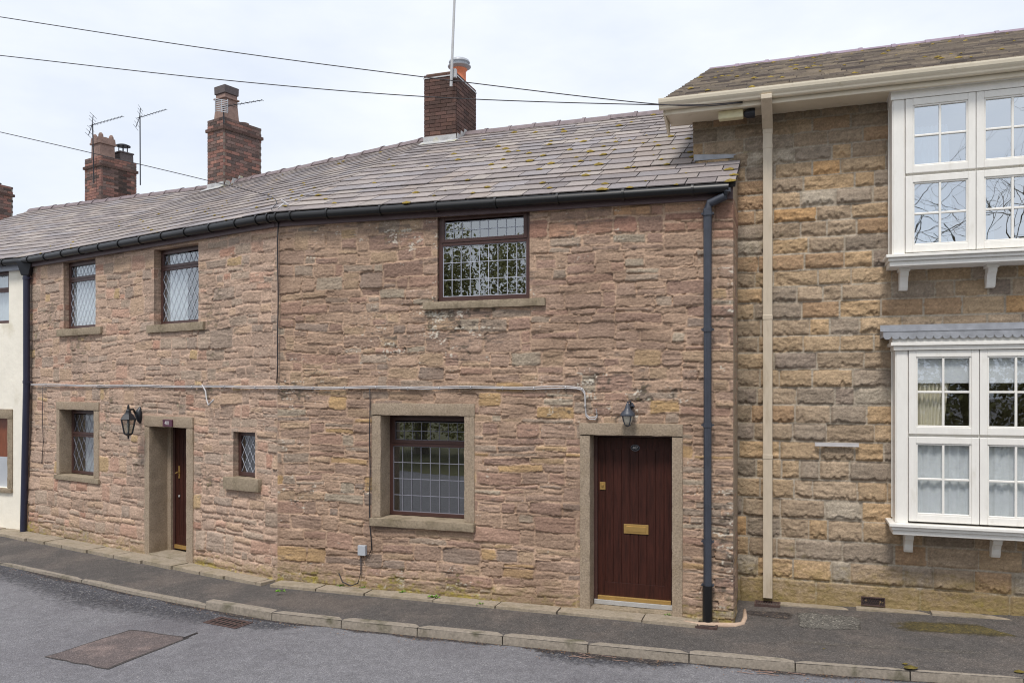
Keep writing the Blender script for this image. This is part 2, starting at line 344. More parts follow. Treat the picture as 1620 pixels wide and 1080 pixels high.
def relief_wall(name, parent, m, pl, W, z0, z1f, res, holes, mode, seed, bend0=None, bend1=None, bulge=.02, ends=(.3, .3)):
    """holes: (u0,u1,z0,z1,reveal depth). z1f: wall-head height at u=0 and u=W. bendX: street normal shared with the next front."""
    rng = np.random.default_rng(seed); z1 = max(z1f)
    nx = int(W/res)+1; nz = int((z1-z0)/res)+1
    xs = snap(np.linspace(0, W, nx), [v for h in holes for v in h[:2]]); zs = snap(np.linspace(z0, z1, nz), [v for h in holes for v in h[2:4]])
    U, Z = np.meshgrid(xs, zs); cs = 1/res
    if mode == 'ashlar':
        wu = .002*vn(nz, nx, .05*cs, .05*cs, rng); wz = .0025*vn(nz, nx, .09*cs, .12*cs, rng)
    else:
        wu = .012*vn(nz, nx, .1*cs, .12*cs, rng)+.008*vn(nz, nx, .035*cs, .035*cs, rng)
        wz = .03*vn(nz, nx, .5*cs, .8*cs, rng)+.009*vn(nz, nx, .09*cs, .2*cs, rng)+.005*vn(nz, nx, .03*cs, .04*cs, rng)
    Uw, Zw = U+wu, Z-z0+wz
    Hh = z1-z0
    if mode == 'ashlar': stones = course_layout(W, Hh, rng)
    elif mode == 'right':
        def zone(u, z):
            if z > 4.25: return .16, .36
            if z > 3.0 and u < 3.2: return .165, .33
            if z > 2.55: return .13, .36
            if u > 4.2: return .10, .42
            return .125, .38
        stones = [(*s_, 0) for s_ in rubble_layout(W, Hh, rng, zone)]
    else:
        def zone(u, z):
            if z < 1.1: return .175, .30
            if z > 3.2: return .16, .33
            return .15, .31
        stones = [(*s_, 0) for s_ in rubble_layout(W, Hh, rng, zone)]
    hgt = np.full((nz, nx), .006 if mode == 'ashlar' else 0.); stone = np.zeros((nz, nx)); col = np.zeros((nz, nx, 3)); lam = np.zeros((nz, nx)); best = np.zeros((nz, nx))
    if mode == 'right':
        pal = [((164, 139, 120), 7), ((158, 134, 118), 6), ((154, 137, 122), 3), ((166, 142, 119), 3), ((172, 146, 116), .8), ((152, 126, 112), 3), ((142, 125, 113), 1.0), ((160, 131, 115), 2), ((162, 148, 131), 1)]
        mort = (184, 156, 134)
    elif mode == 'left':
        pal = [((176, 151, 133), 6), ((170, 147, 131), 5), ((165, 146, 130), 3), ((180, 154, 132), 3), ((178, 146, 128), 1.6), ((180, 154, 120), .5), ((160, 142, 128), 1.5), ((172, 136, 118), .6)]
        mort = (192, 165, 146)
    else:
        pal = [((172, 149, 122), 5), ((180, 153, 121), 2.6), ((164, 145, 124), 4.5), ((150, 136, 121), 3.5), ((158, 139, 118), 3), ((168, 140, 112), 2), ((186, 150, 110), .6), ((172, 160, 144), 1), ((142, 128, 116), 1.0)]
        mort = (172, 160, 144)
    pc = np.array([sc(*p[0]) for p in pal]); pw = np.array([p[1] for p in pal]); pw = pw/pw.sum()
    nb_ = vn(nz, nx, .5*cs, .05*cs, rng)+.5*vn(nz, nx, .5*cs, .02*cs, rng) if mode == 'ashlar' else None
    for (a, b, c, d, k) in stones:
        if b < -.05 or a > W+.05 or d < -.05: continue
        mg = .07; i0 = max(0, int((a-mg)/res)); i1 = min(nx, int((b+mg)/res)+2); j0 = max(0, int((c-mg)/res)); j1 = min(nz, int((d+mg)/res)+2)
        if i1 <= i0 or j1 <= j0: continue
        uu, zz = Uw[j0:j1, i0:i1], Zw[j0:j1, i0:i1]
        du = np.minimum(uu-a, b-uu); dz = np.minimum(zz-c, d-zz)
        small = min(b-a, d-c)
        r = small*(rng.uniform(.06, .26) if mode != 'ashlar' else .06)
        q = np.where((du < r) & (dz < r), r-np.hypot(np.maximum(r-du, 0), np.maximum(r-dz, 0)), np.minimum(du, dz))
        gap = .009 if mode == 'ashlar' else rng.uniform(.005, .012)
        dist = q-gap; mk = dist > 0
        if not mk.any(): continue
        cu, cz = (a+b)/2, (c+d)/2
        if mode == 'ashlar':
            if k == 2: h = .016*(1-np.exp(-dist/.006)); base = pc[rng.choice([0, 2, 4])]*rng.uniform(.85, 1.05)
            else:
                h = .006+rng.uniform(.012, .026)*(1-np.exp(-dist/.014))+rng.normal(-.05, .05)*(zz-cz)+rng.normal(0, .03)*(uu-cu)
                scp = np.clip((zz-c-(.012+.05*np.maximum(0, nb_[j0:j1, i0:i1]+rng.uniform(-.5, .4))))/.012, 0, 1); h = h*(.4+.6*scp)
                base = pc[rng.choice(len(pc), p=pw)]*rng.uniform(.90, 1.12)
        else:
            h = rng.uniform(.005, .015)*(1-np.exp(-dist/rng.uniform(.003, .009)))+rng.normal(-.045, .05)*(zz-cz)+rng.normal(0, .03)*(uu-cu)
            if mode == 'left' and cz < 1.2: h = h+.012*(1-np.exp(-dist/.03))
            base = pc[rng.choice(len(pc), p=pw)]*rng.uniform(.90, 1.10)
            if mode == 'right':
                if cz > 4.65 and cu > 3.7: base = base*np.array([1.02, .88, .84])
                if cz < 3.0 and rng.random() < .06: base = np.array(sc(178, 148, 110))*rng.uniform(.85, 1.05)
        sub = (slice(j0, j1), slice(i0, i1))
        hgt[sub] = np.where(mk, h, hgt[sub]); stone[sub] = np.where(mk, np.clip(dist/.008, 0, 1), stone[sub])
        col[sub] = np.where(mk[..., None], base[None, None, :], col[sub])
        lam[sub] = np.where(mk, (rng.uniform(.1, 1.3)*(.55 if mode == 'left' else .6 if mode == 'right' and cz > 3.3 else 1)) if k != 2 else .15, lam[sub])
    mc = np.array(sc(*mort))
    if mode != 'ashlar':     # mortar smeared flush over some joints
        sm = np.clip(vn(nz, nx, .16*cs, .25*cs, rng)*1.6+.15, 0, 1)
        opn = np.clip((vn(nz, nx, .10*cs, .2*cs, rng)+.5*vn(nz, nx, .03*cs, .06*cs, rng)-.25)*5, 0, 1)
        hgt = np.where(stone > 0, hgt, (.003+.009*sm)*(1-opn)-.010*opn)
    # split rock: broken ledges
    lx = 1 if mode != 'ashlar' else .6
    n1 = vn(nz, nx, .022*cs if mode != 'ashlar' else .05*cs, .22*cs*lx, rng); n2 = vn(nz, nx, .05*cs, .12*cs, rng); n3 = vn(nz, nx, .015*cs+1, .02*cs+1, rng)
    step = np.clip((n1+.4*n2)*6, -1, 1)
    if mode == 'ashlar':
        n4 = vn(nz, nx, .08*cs, .1*cs, rng); ridge = 1-np.abs(vn(nz, nx, .045*cs, .11*cs, rng))*2
        hgt += stone*((.3+.7*lam)*(-.014*np.abs(n4)-.009*np.abs(vn(nz, nx, .032*cs, .045*cs, rng))-.006*np.abs(vn(nz, nx, .016*cs, .02*cs, rng))+.005*n2)+.0035*vn(nz, nx, 1.2, 1.3, rng)+.008)+.002*vn(nz, nx, 1.3, 1.6, rng)
    else:
        hgt += (lam*stone)*(.0027*step+.0018*n2)+.0026*n3+.0038*stone*vn(nz, nx, 1.1, 2.6, rng)
    # colour in the stone
    st = (stone > 0)[..., None]
    colm = mc[None, None, :]*(1+.10*n2[..., None])
    bed = 1+.13*vn(nz, nx, .02*cs, .3*cs, rng)+.07*vn(nz, nx, .06*cs, .06*cs, rng)+.05*n3
    col = np.where(st, col*bed[..., None], colm)
    col = col*(stone[..., None]*.85+.15)+colm*(1-stone[..., None])*.85 if mode != 'ashlar' else col
    # colour blends: soot, yellow algae at the foot, white lichen, tone by position
    def blend(c, mask): 
        nonlocal col
        mask = np.clip(mask, 0, 1)[..., None]; col = col*(1-mask)+np.array(c)[None, None, :]*mask
    big = vn(nz, nx, .7*cs, .9*cs, rng)+.6*vn(nz, nx, .25*cs, .3*cs, rng); fine = vn(nz, nx, .035*cs, .07*cs, rng)+.6*vn(nz, nx, .014*cs+1, .02*cs+1, rng)
    zz = Z
    grain = rng.normal(0, 1, (nz, nx)); col = col*np.clip(1+.09*grain+.08*vn(nz, nx, 1.6, 2.6, rng), .5, 1.6)[..., None]
    streak_ = vn(nz, nx, .018*cs, .10*cs, rng)+.7*vn(nz, nx, .05*cs, .25*cs, rng)
    if mode == 'right':
        blend(sc(104, 93, 86), .6*np.clip((streak_*.7+big*.5-.45)*2.5, 0, 1))
        blend(sc(88, 80, 76), .8*np.clip((big*.6+fine*.6-.56)*3, 0, 1)*(zz < 4.3))
        blend(sc(120, 98, 84), .45*np.clip((-big-.2)*1.2, 0, 1))
        blend(sc(206, 198, 184), .8*np.clip((vn(nz, nx, 1.5, 2.2, rng)*.55+vn(nz, nx, .05*cs, .12*cs, rng)*.6+big*.35-.72)*6, 0, 1))
    elif mode == 'left':
        blend(sc(122, 108, 98), .5*np.clip((streak_*.7+big*.4-.5)*2.5, 0, 1))
        blend(sc(112, 100, 92), .6*np.clip((big*.6+fine*.5-.66)*3, 0, 1))
        blend(sc(206, 196, 178), .5*np.clip((fine-1.12)*6, 0, 1))
    else:
        blend(sc(118, 106, 94), .22*np.clip((big*.5+fine*.3-.35)*2.2, 0, 1))
        blend(sc(112, 104, 84), .5*np.clip((1.0-U)/.9+fine*.3, 0, 1)*(zz < 4.6))  # olive-grey tone, stronger towards the left end
        blend(sc(88, 80, 68), .45*np.clip((zz-5.45)/.5+fine*.3, 0, 1))  # darker towards the wall head
        blend(sc(150, 128, 74), .55*np.clip((.52-zz)*3+fine*.35+big*.3, 0, 1)*(zz < .56))
    foot = np.clip(.38-zz, 0, .38)/.38
    blend(sc(122, 112, 74), .55*np.clip(foot*1.3+fine*.4+big*.25-.35, 0, 1))
    blend(sc(178, 160, 62), .6*np.clip(foot+fine*.6-.95+big*.4, 0, 1)*1.0)
    # slow wander of the whole face
    hgt = hgt+bulge*(vn(nz, nx, 1.1*cs, 1.6*cs, rng))+.03*np.clip(.8-zz, 0, 1)*(mode != 'ashlar')
    for flag_, dist_ in ((bend0, xs), (bend1, W-xs)):
        if flag_ is not None: k_ = np.clip(dist_/.05, 0, 1)[None, :]; hgt = hgt*k_+.012*(1-k_)
    for h in holes:         # the face settles to the stone frames round openings
        du = np.maximum(np.maximum(h[0]-U, U-h[1]), 0); dz = np.maximum(np.maximum(h[2]-Z, Z-h[3]), 0); q = np.clip(np.hypot(du, dz)/.12, 0, 1); hgt = hgt*(.25+.75*q)
    head = z1f[0]+(z1f[1]-z1f[0])*xs/W
    Zr = z0+(Z-z0)*((head-z0)/(z1-z0))[None, :] if z1f[0] != z1f[1] else Z
    # to the world
    nrm = np.zeros((nx, 2)); nrm[:] = (pl.n.x, pl.n.y)
    def bendit(b, s_):
        k = np.clip(1-s_/.5, 0, 1); k = k*k*(3-2*k); return nrm*(1-k[:, None])+np.array([b.x, b.y])*k[:, None]
    if bend0 is not None: nrm = bendit(bend0, xs)
    if bend1 is not None: nrm = bendit(bend1, W-xs)
    def world(u, d, z, nn): return np.stack([pl.o.x+pl.t.x*u+nn[..., 0]*d, pl.o.y+pl.t.y*u+nn[..., 1]*d, z], -1)
    co = world(U, hgt, Zr, np.broadcast_to(nrm[None], (nz, nx, 2))).reshape(-1, 3)
    colf = col.reshape(-1, 3)
    jj, ii = np.meshgrid(np.arange(nz-1), np.arange(nx-1), indexing='ij')
    uc = (xs[ii]+xs[ii+1])/2; zc = (zs[jj]+zs[jj+1])/2; keep = np.ones_like(ii, bool)
    for h in holes: keep &= ~((uc > h[0]) & (uc < h[1]) & (zc > h[2]) & (zc < h[3]))
    b0 = (jj*nx+ii)[keep]; quads = np.stack([b0, b0+1, b0+nx+1, b0+nx], -1)
    extra_v = [co]; extra_c = [colf]; extra_q = [quads]; base = len(co)
    for h in holes + [('end0',), ('end1',)]:
        if h[0] == 'end0':
            if not ends[0]: continue
            jl = np.arange(nz); il = np.zeros(nz, int); si, sj = 1, 0; dep = ends[0]; loops = [(jl[::-1], il, si, sj)]
        elif h[0] == 'end1':
            if not ends[1]: continue
            jl = np.arange(nz); il = np.full(nz, nx-1); dep = ends[1]; loops = [(jl, il, -1, 0)]
        else:
            a = int(np.argmin(abs(xs-h[0]))); b = int(np.argmin(abs(xs-h[1]))); c = int(np.argmin(abs(zs-h[2]))); d = int(np.argmin(abs(zs-h[3]))); dep = h[4]
            if not dep: continue
            J = np.arange(c, d+1); I = np.arange(a, b+1)
            loops = [(J, np.full(len(J), a), -1, 0), (J[::-1], np.full(len(J), b), 1, 0), (np.full(len(I), c), I[::-1], 0, -1), (np.full(len(I), d), I, 0, 1)]
        ns = max(2, int(dep/(res*1.6)))
        for (J, I, si, sj) in loops:
            rows = []; cols = []
            for k in range(ns+1):
                dd = dep*k/ns; sh = int(dd/res)
                Js = np.clip(J+sj*sh, 0, nz-1); Is = np.clip(I+si*sh, 0, nx-1)
                hh = hgt[J, I]*(1-k/ns)-dd; rel = (hgt[Js, Is]-.012)*min(1, k/2.)*.5
                Un = U[J, I]-si*rel*(1 if h[0] not in ('end0', 'end1') else 1); Zn = Zr[J, I]-sj*rel
                rows.append(world(Un, hh, Zn, nrm[I])); cols.append(col[Js, Is])
            n_ = len(J); extra_v.append(np.concatenate(rows)); extra_c.append(np.concatenate(cols))
            kk, mm = np.meshgrid(np.arange(ns), np.arange(n_-1), indexing='ij'); q0 = (base+kk*n_+mm).ravel()
            extra_q.append(np.stack([q0, q0+1, q0+n_+1, q0+n_], -1)); base += n_*(ns+1)
    V = np.concatenate(extra_v); Cc = np.clip(np.concatenate(extra_c), .004, .9); Q = np.concatenate(extra_q)
    org = np.array(parent.location if parent else (0, 0, 0)); V = V-org
    me = bpy.data.meshes.new(name); me.vertices.add(len(V)); me.vertices.foreach_set('co', V.astype(np.float32).ravel())
    me.loops.add(Q.size); me.loops.foreach_set('vertex_index', Q.astype(np.int32).ravel())
    me.polygons.add(len(Q)); me.polygons.foreach_set('loop_start', np.arange(0, Q.size, 4, dtype=np.int32)); me.update(calc_edges=True)
    me.polygons.foreach_set('use_smooth', np.ones(len(Q), bool))
    ca = me.color_attributes.new(name='Col', type='FLOAT_COLOR', domain='POINT')
    ca.data.foreach_set('color', np.concatenate([Cc, np.ones((len(Cc), 1))], 1).astype(np.float32).ravel())
    me.materials.append(m); me.validate()
    o = bpy.data.objects.new(name, me); return link(o, parent)

# ---------------------------------------------------------------- roofs
def inter(p, a, q, b):      # p+a s = q+b t
    dt = a.x*b.y-a.y*b.x; s_ = ((q.x-p.x)*b.y-(q.y-p.y)*b.x)/dt; return p+a*s_
def slate_roof(name, parent, E0, E1, G0, G1, rows, wid, th, pal, seed, jit=.006, gr=(1.25, .75), m=None):
    """E0,E1 eave ends, G0,G1 ridge ends (left, right); courses shrink from gr[0] to gr[1]"""
    r = random.Random(seed); mb = MB(); E0, E1, G0, G1 = map(Vector, (E0, E1, G0, G1))
    nrm = (E1-E0).cross(G0-E0).normalized()
    if nrm.z < 0: nrm = -nrm
    mb.hexa([E0-nrm*.06, E1-nrm*.06, G1-nrm*.06, G0-nrm*.06, E0-nrm*.02, E1-nrm*.02, G1-nrm*.02, G0-nrm*.02], (.04, .035, .035))
    ws = [gr[0]+(gr[1]-gr[0])*i/(rows-1) for i in range(rows)]; tot = sum(ws); v = 0; spots = []
    for i in range(rows):
        v0 = v/tot; v += ws[i]; v1 = min(1, (v+ws[i]*.35)/tot); v2 = v/tot
        a0, b0 = E0.lerp(G0, v0), E1.lerp(G1, v0); a1, b1 = E0.lerp(G0, v1), E1.lerp(G1, v1)
        ln = (b0-a0).length; x = -r.uniform(0, wid)
        dir_ = (b0-a0).normalized()
        while x < ln:
            w_ = wid*r.uniform(.65, 1.35); g = .006
            x0, x1 = max(0, x+g), min(ln, x+w_-g); x += w_
            if x1-x0 < .02: continue
            sag = r.uniform(-jit, jit); lift = r.uniform(0, th*.5); dr = r.uniform(-.012, .012)
            up = (a1-a0).normalized()
            def pt(xx, aa, bb, off, s2=0):
                t = xx/ln; q = aa.lerp(bb, t); return q+nrm*off+up*s2
            o0 = th+lift; c = pal[r.randrange(len(pal))]; k = r.uniform(.88, 1.12); c = tuple(q*k for q in c)
            lo = [pt(x0, a0, b0, o0, dr+sag), pt(x1, a0, b0, o0, dr-sag)]; hi = [pt(x0, a1, b1, -.004), pt(x1, a1, b1, -.004)]
            p = [lo[0]-nrm*th, lo[1]-nrm*th, hi[1]-nrm*th, hi[0]-nrm*th, lo[0], lo[1], hi[1], hi[0]]
            mb.hexa(p, c)
            spots.append((lo[0]+nrm*0, lo[1], v0, up, nrm, (x0+x1)/2/ln))
    return mb.build(name, m or M['slate'], parent), spots, nrm
def moss_clumps(name, spots, prob, seed, label, sz=(.010, .034), base=(0, 0, 0)):
    r = random.Random(seed); mb = MB()
    for lo0, lo1, v, up, nrm, uu in spots:
        if r.random() > prob(uu, v): continue
        k = r.random(); p = lo0.lerp(lo1, k)-up*.004; s_ = r.uniform(*sz); t = (lo1-lo0).normalized()
        n = 7; vs = []; 
        for ring, (rr, hh) in enumerate(((1, 0), (.85, .45), (.45, .8))):
            for q in range(n):
                an = 2*math.pi*q/n; j = r.uniform(.7, 1.25); vs.append(p+t*math.cos(an)*s_*rr*j*1.4+up*math.sin(an)*s_*rr*j*.8+nrm*(hh*s_*.5*r.uniform(.7, 1.1)-.004))
        vs.append(p+nrm*s_*.46); fs = []
        for ring in range(2):
            for q in range(n): q2 = (q+1) % n; fs.append((ring*n+q, ring*n+q2, (ring+1)*n+q2, (ring+1)*n+q))
        for q in range(n): fs.append((2*n+q, 2*n+(q+1) % n, 3*n))
        mb.add(vs, fs)
    o = mb.build(name, M['moss'], None, smooth='all', base=base); return tag(o, label, 'moss', kind='stuff')
def ridge_run(parent, G0, G1, m, step=.46, r=.12, side=None):
    mb = MB(); G0, G1 = Vector(G0), Vector(G1); n = max(1, int((G1-G0).length/step)); rr = random.Random(3)
    d = (G1-G0)/n; t = d.normalized(); s_ = Vector((t.y, -t.x, 0)).normalized()
    prof = [(-1.15, -.62), (-.75, -.08), (-.3, .22), (0, .3), (.3, .22), (.75, -.08), (1.15, -.62)]
    for i in range(n):
        p = G0+d*i+Vector((0, 0, rr.uniform(-.006, .006)))
        for (f0, f1, k) in ((.02, .93, 1), (.90, 1.02, 1.34)):
            vs = []
            for f in (f0, f1):
                for a, b in prof: vs.append(p+d*f+s_*a*r*k+Vector((0, 0, b*r*k+.02)))
            m_ = len(prof); fs = [(j, j+1, m_+j+1, m_+j) for j in range(m_-1)]+[tuple(range(m_-1, -1, -1)), tuple(range(m_, 2*m_))]
            mb.add(vs, fs)
    return mb.build('ridge', m, parent, smooth=True)
def gutter(parent, pts, m, r=.06, joint=1.0, name='gutter', fa=None):
    mb = MB(); mb.tube(pts, r, 12)
    for a, b in zip(pts[:-1], pts[1:]):
        a, b = Vector(a), Vector(b); L_ = (b-a).length; k = max(1, int(L_/joint)); t = (b-a).normalized()
        for i in range(k): q = a+t*(joint*(i+.5)*L_/(k*joint)); mb.tube([q-t*.015, q+t*.015], r*1.22, 12)
    for q in (pts[0], pts[-1]): q = Vector(q)
    return mb.build(name, m, parent, smooth=True)

# ---------------------------------------------------------------- windows and doors
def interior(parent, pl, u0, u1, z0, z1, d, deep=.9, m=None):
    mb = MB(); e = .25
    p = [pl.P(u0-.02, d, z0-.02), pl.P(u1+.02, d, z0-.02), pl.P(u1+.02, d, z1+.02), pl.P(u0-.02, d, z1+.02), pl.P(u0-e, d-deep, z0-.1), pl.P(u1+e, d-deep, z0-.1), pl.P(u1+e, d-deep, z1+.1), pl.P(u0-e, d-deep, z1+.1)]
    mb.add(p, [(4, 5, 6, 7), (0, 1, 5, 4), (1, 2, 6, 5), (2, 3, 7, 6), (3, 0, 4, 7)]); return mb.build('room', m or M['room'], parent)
def drape(pl, u0, u1, z0, z1, d, waves=8, amp=.02, gather=None, seed=1):
    """hanging cloth; gather=(u at the bottom right) pulls the hem aside"""
    mb = MB(); n = 60; r = random.Random(seed); ph = r.uniform(0, 6); vs = []; K = 8
    for k in range(K+1):
        v = k/K
        for i in range(n+1):
            x = i/n; ue = u1 if gather is None else u1+(gather-u1)*(1-v)**.8
            vs.append(pl.P(u0+(ue-u0)*x, d+amp*math.sin(ph+x*waves*6.28+.6*math.sin(x*9+v))+amp*.4*math.sin(x*waves*15), z0+(z1-z0)*v))
    fs = [(k*(n+1)+i, k*(n+1)+i+1, (k+1)*(n+1)+i+1, (k+1)*(n+1)+i) for k in range(K) for i in range(n)]
    mb.add(vs, fs); return mb
def clipseg(x0, y0, x1, y1, a, b, c, d):
    t0, t1 = 0, 1; dx, dy = x1-x0, y1-y0
    for p, q in ((-dx, x0-a), (dx, b-x0), (-dy, y0-c), (dy, d-y0)):
        if abs(p) < 1e-9:
            if q < 0: return None
            continue
        r = q/p
        if p < 0: t0 = max(t0, r)
        else: t1 = min(t1, r)
    return None if t0 >= t1 else (x0+dx*t0, y0+dy*t0, x0+dx*t1, y0+dy*t1)
def leading(mb, pl, u0, u1, z0, z1, d, kind, nu, nz, w=.007):
    if kind == 'grid':
        mb.box(pl, u0, u0+w, d, d+.004, z0, z1); mb.box(pl, u1-w, u1, d, d+.004, z0, z1)
        mb.box(pl, u0+w, u1-w, d, d+.004, z0, z0+w); mb.box(pl, u0+w, u1-w, d, d+.004, z1-w, z1)
        for i in range(1, nu): q = u0+(u1-u0)*i/nu; mb.box(pl, q-w/2, q+w/2, d, d+.004, z0+w, z1-w)
        for i in range(1, nz): q = z0+(z1-z0)*i/nz; mb.box(pl, u0+w, u1-w, d+.001, d+.006, q-w/2, q+w/2)
    else:
        w = .005; cu = (u1-u0)/nu; cz = cu*1.7
        for s_ in (1, -1):
            for i in range(-int((z1-z0)/cz)-3, nu+int((z1-z0)/cz)+4):
                a = u0+cu*i; q = clipseg(a, z0, a+s_*(z1-z0)/cz*cu, z1, u0, u1, z0, z1)
                if not q: continue
                x0, y0, x1, y1 = q; L_ = math.hypot(x1-x0, y1-y0); px, py = -(y1-y0)/L_*w/2, (x1-x0)/L_*w/2; dd = d+(.001 if s_ > 0 else 0)
                P4 = [(x0-px, y0-py), (x1-px, y1-py), (x1+px, y1+py), (x0+px, y0+py)]
                mb.hexa([pl.P(x, dd, y) for x, y in P4]+[pl.P(x, dd+.004, y) for x, y in P4])
    return mb
def window(parent, pl, u0, u1, z0, z1, d, zt, kind, nu, nz, fw=.055, glass=None, came=None, label=None, top_sash=True, curtain=None, back=None):
    """brown window: frame ring, opening light above the transom, glass, leading"""
    f = MB(); f.ring(pl, u0, u1, z0, z1, fw, d-.06, d)
    if zt: f.box(pl, u0+fw, u1-fw, d-.06, d+.002, zt-.03, zt+.03)
    if zt and top_sash: f.ring(pl, u0+fw*.75, u1-fw*.75, zt+.012, z1-fw*.55, .045, d-.03, d+.012)
    w_ = f.build('window', M['brown'], parent, bevel=.004)
    if label: w_['label'] = label
    ins = fw+(.028 if zt else .0)
    cells = [(u0+fw, u1-fw, z0+fw, (zt-.03) if zt else z1-fw, nz[0])]
    if zt: cells.append((u0+ins, u1-ins, zt+.055, z1-ins-.012, nz[1]))
    g = MB(); l_ = MB()
    for a, b, c, e, k in cells:
        g.add([pl.P(a, d-.02, c), pl.P(b, d-.02, c), pl.P(b, d-.02, e), pl.P(a, d-.02, e)], [(0, 1, 2, 3)])
        leading(l_, pl, a, b, c, e, d-.016, kind, nu, k)
    g.build('pane', glass or M['glass'], w_); l_.build('leading', came or M['came'], w_)
    if curtain: curtain.build('curtain', M['curtain'], w_, smooth='all')
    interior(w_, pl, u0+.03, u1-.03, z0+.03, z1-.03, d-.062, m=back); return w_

# ================================================================ SETTING: ground
def kerb_top(px): return -.05 if px >= 326 else -.105
KP = [(-420, 840), (-200, 858), (0, 889), (110, 912), (210, 935), (325, 957), (430, 968), (540, 980), (660, 992), (795, 1005), (930, 1018), (1090, 1033), (1258, 1047), (1440, 1060), (1620, 1072), (1800, 1083), (2000, 1093)]
KW = [ground(px, py, kerb_top(px)) for px, py in KP]
KW[0] = KW[1]+(KW[1]-KW[2])*3
def wall_base(px):
    if px <= 45: pl = PW
    elif px <= 440: pl = PL
    elif px <= 1160: pl = PR
    else: pl = PH
    return pl.P(pl.u(px), 0, 0)
def wz(px): return 0 if px < 1165 else .06+.09*(px-1165)/450
def kpt(px):
    for i in range(len(KP)-1):
        if KP[i][0] <= px <= KP[i+1][0]:
            q = KW[i].lerp(KW[i+1], (px-KP[i][0])/(KP[i+1][0]-KP[i][0])); return q
mb = MB(); cols_ = list(range(-200, 1990, 15)); nr = 10; vs = []
for px in cols_:
    k = kpt(px); b = wall_base(px); b = Vector((b.x, b.y, wz(px)))
    inn = (b-k); b2 = k+inn*1.12
    for j in range(nr+1):
        q = k.lerp(b2, j/nr); f_ = min(1, j/nr*1.12); q.z = k.z-.006+(wz(px)-.004-k.z)*f_; vs.append(q)
mb.add(vs, [(i*(nr+1)+j, (i+1)*(nr+1)+j, (i+1)*(nr+1)+j+1, i*(nr+1)+j+1) for i in range(len(cols_)-1) for j in range(nr)])
pv = tag(mb.build('pavement', M['pave'], smooth='all'), kind='structure')
# kerb stones
mb = MB(); joints = [(-200, 858)]+[p for p in KP[2:3]]+[(130, 0), (325, 0), (430, 0), (540, 0), (660, 0), (795, 0), (930, 0), (1090, 0), (1258, 0), (1440, 0), (1620, 0), (1800, 0), (1985, 0)]
js = [-200, 0, 130, 325, 430, 540, 660, 795, 930, 1090, 1258, 1440, 1620, 1800, 1985]
rk = random.Random(4)
for a, b in zip(js[:-1], js[1:]):
    n = 10; vs = []; e = rk.uniform(-.002, .002)
    for i in range(n+1):
        px = a+(b-a)*(i/n); g = .006
        p = kpt(px); p2 = kpt(min(1999, px+4)); t = (p2-p); t.z = 0; t.normalize(); nn = Vector((t.y, -t.x, 0))   # to the road
        if i == 0: p = p+t*g
        if i == n: p = p-t*g
        if a < 325 <= b or b <= 325: p.z = -.105
        else: p.z = -.05
        p.z += e; wob = rk.uniform(-.003, .003); edge = .014 if b > 325 else .008
        k = .75 if i in (0, n) else 1
        for (o_, zz) in ((-.125, -.12), (-.125, .0), (-edge*1.1, 0), (-edge*.3, -edge*.35), (.0, -edge*1.1), (.008, -.2)):
            vs.append(p+nn*(o_+wob)+Vector((0, 0, zz-(0 if k == 1 else .003))))
    m_ = 6; fs = [(i*m_+j, (i+1)*m_+j, (i+1)*m_+j+1, i*m_+j+1) for i in range(n) for j in range(m_-1)]+[tuple(range(m_)), tuple(range(n*m_+m_-1, n*m_-1, -1))]
    mb.add(vs, fs)
tag(mb.build('kerb', M['kerb'], smooth=True), kind='structure')
# road: one sheet to the horizon, finer near
mb = MB(); mb.add([(-600, -400, -.152), (600, -400, -.152), (600, 900, -.152), (-600, 900, -.152)], [(0, 1, 2, 3)])
tag(mb.build('road', M['asphalt']), kind='structure')
mb = MB(); mb.add([(-60, -60, -.148), (60, -60, -.148), (60, -.6, -.148), (-60, -.6, -.148)], [(0, 1, 2, 3)])
tag(mb.build('grass_verge', M['grass']), kind='structure')
# damp grit in the channel along the kerb
def channel(name, m, x0, x1, wfn, zoff, label, seed):
    mb = MB(); vs = []; fd = []; pxs = list(range(x0, x1, 8)); K = 6
    for px in pxs:
        p = kpt(px); p2 = kpt(px+4); t = (p2-p); t.z = 0; t.normalize(); nn = Vector((t.y, -t.x, 0)); wd = wfn(px)
        for k in range(K+1): vs.append(Vector((p.x, p.y, zoff))+nn*(-.02+(wd+.02)*k/K)); fd.append((1-k/K)*.85*min(1, (px-x0)/60+.0, (x1-px)/60+.0))
    mb.fade = fd; mb.add(vs, [(i*(K+1)+k, i*(K+1)+k+1, (i+1)*(K+1)+k+1, (i+1)*(K+1)+k) for i in range(len(pxs)-1) for k in range(K)])
    tag(mb.build(name, m), kind='stuff', label=label)
channel('channel_grit', M['grit'], 0, 1990, lambda px: .16+.06*math.sin(px*.021)+.05*math.sin(px*.067+1)+(.12 if 850 < px < 1050 else 0), -.1475, 'damp dark grit gathered in the channel along the kerb', 9)
channel('channel_grit', M['dark'], -60, 520, lambda px: .25+1.15*max(0, 1-abs(px-200)/330)**.7, -.1485, 'dark worn asphalt in the channel by the low kerb on the left', 9)
channel('channel_grit', M['dark'], 820, 1130, lambda px: .22+.5*max(0, 1-abs(px-930)/170)**.7, -.1485, 'dark worn asphalt in the channel before the closed door', 9)
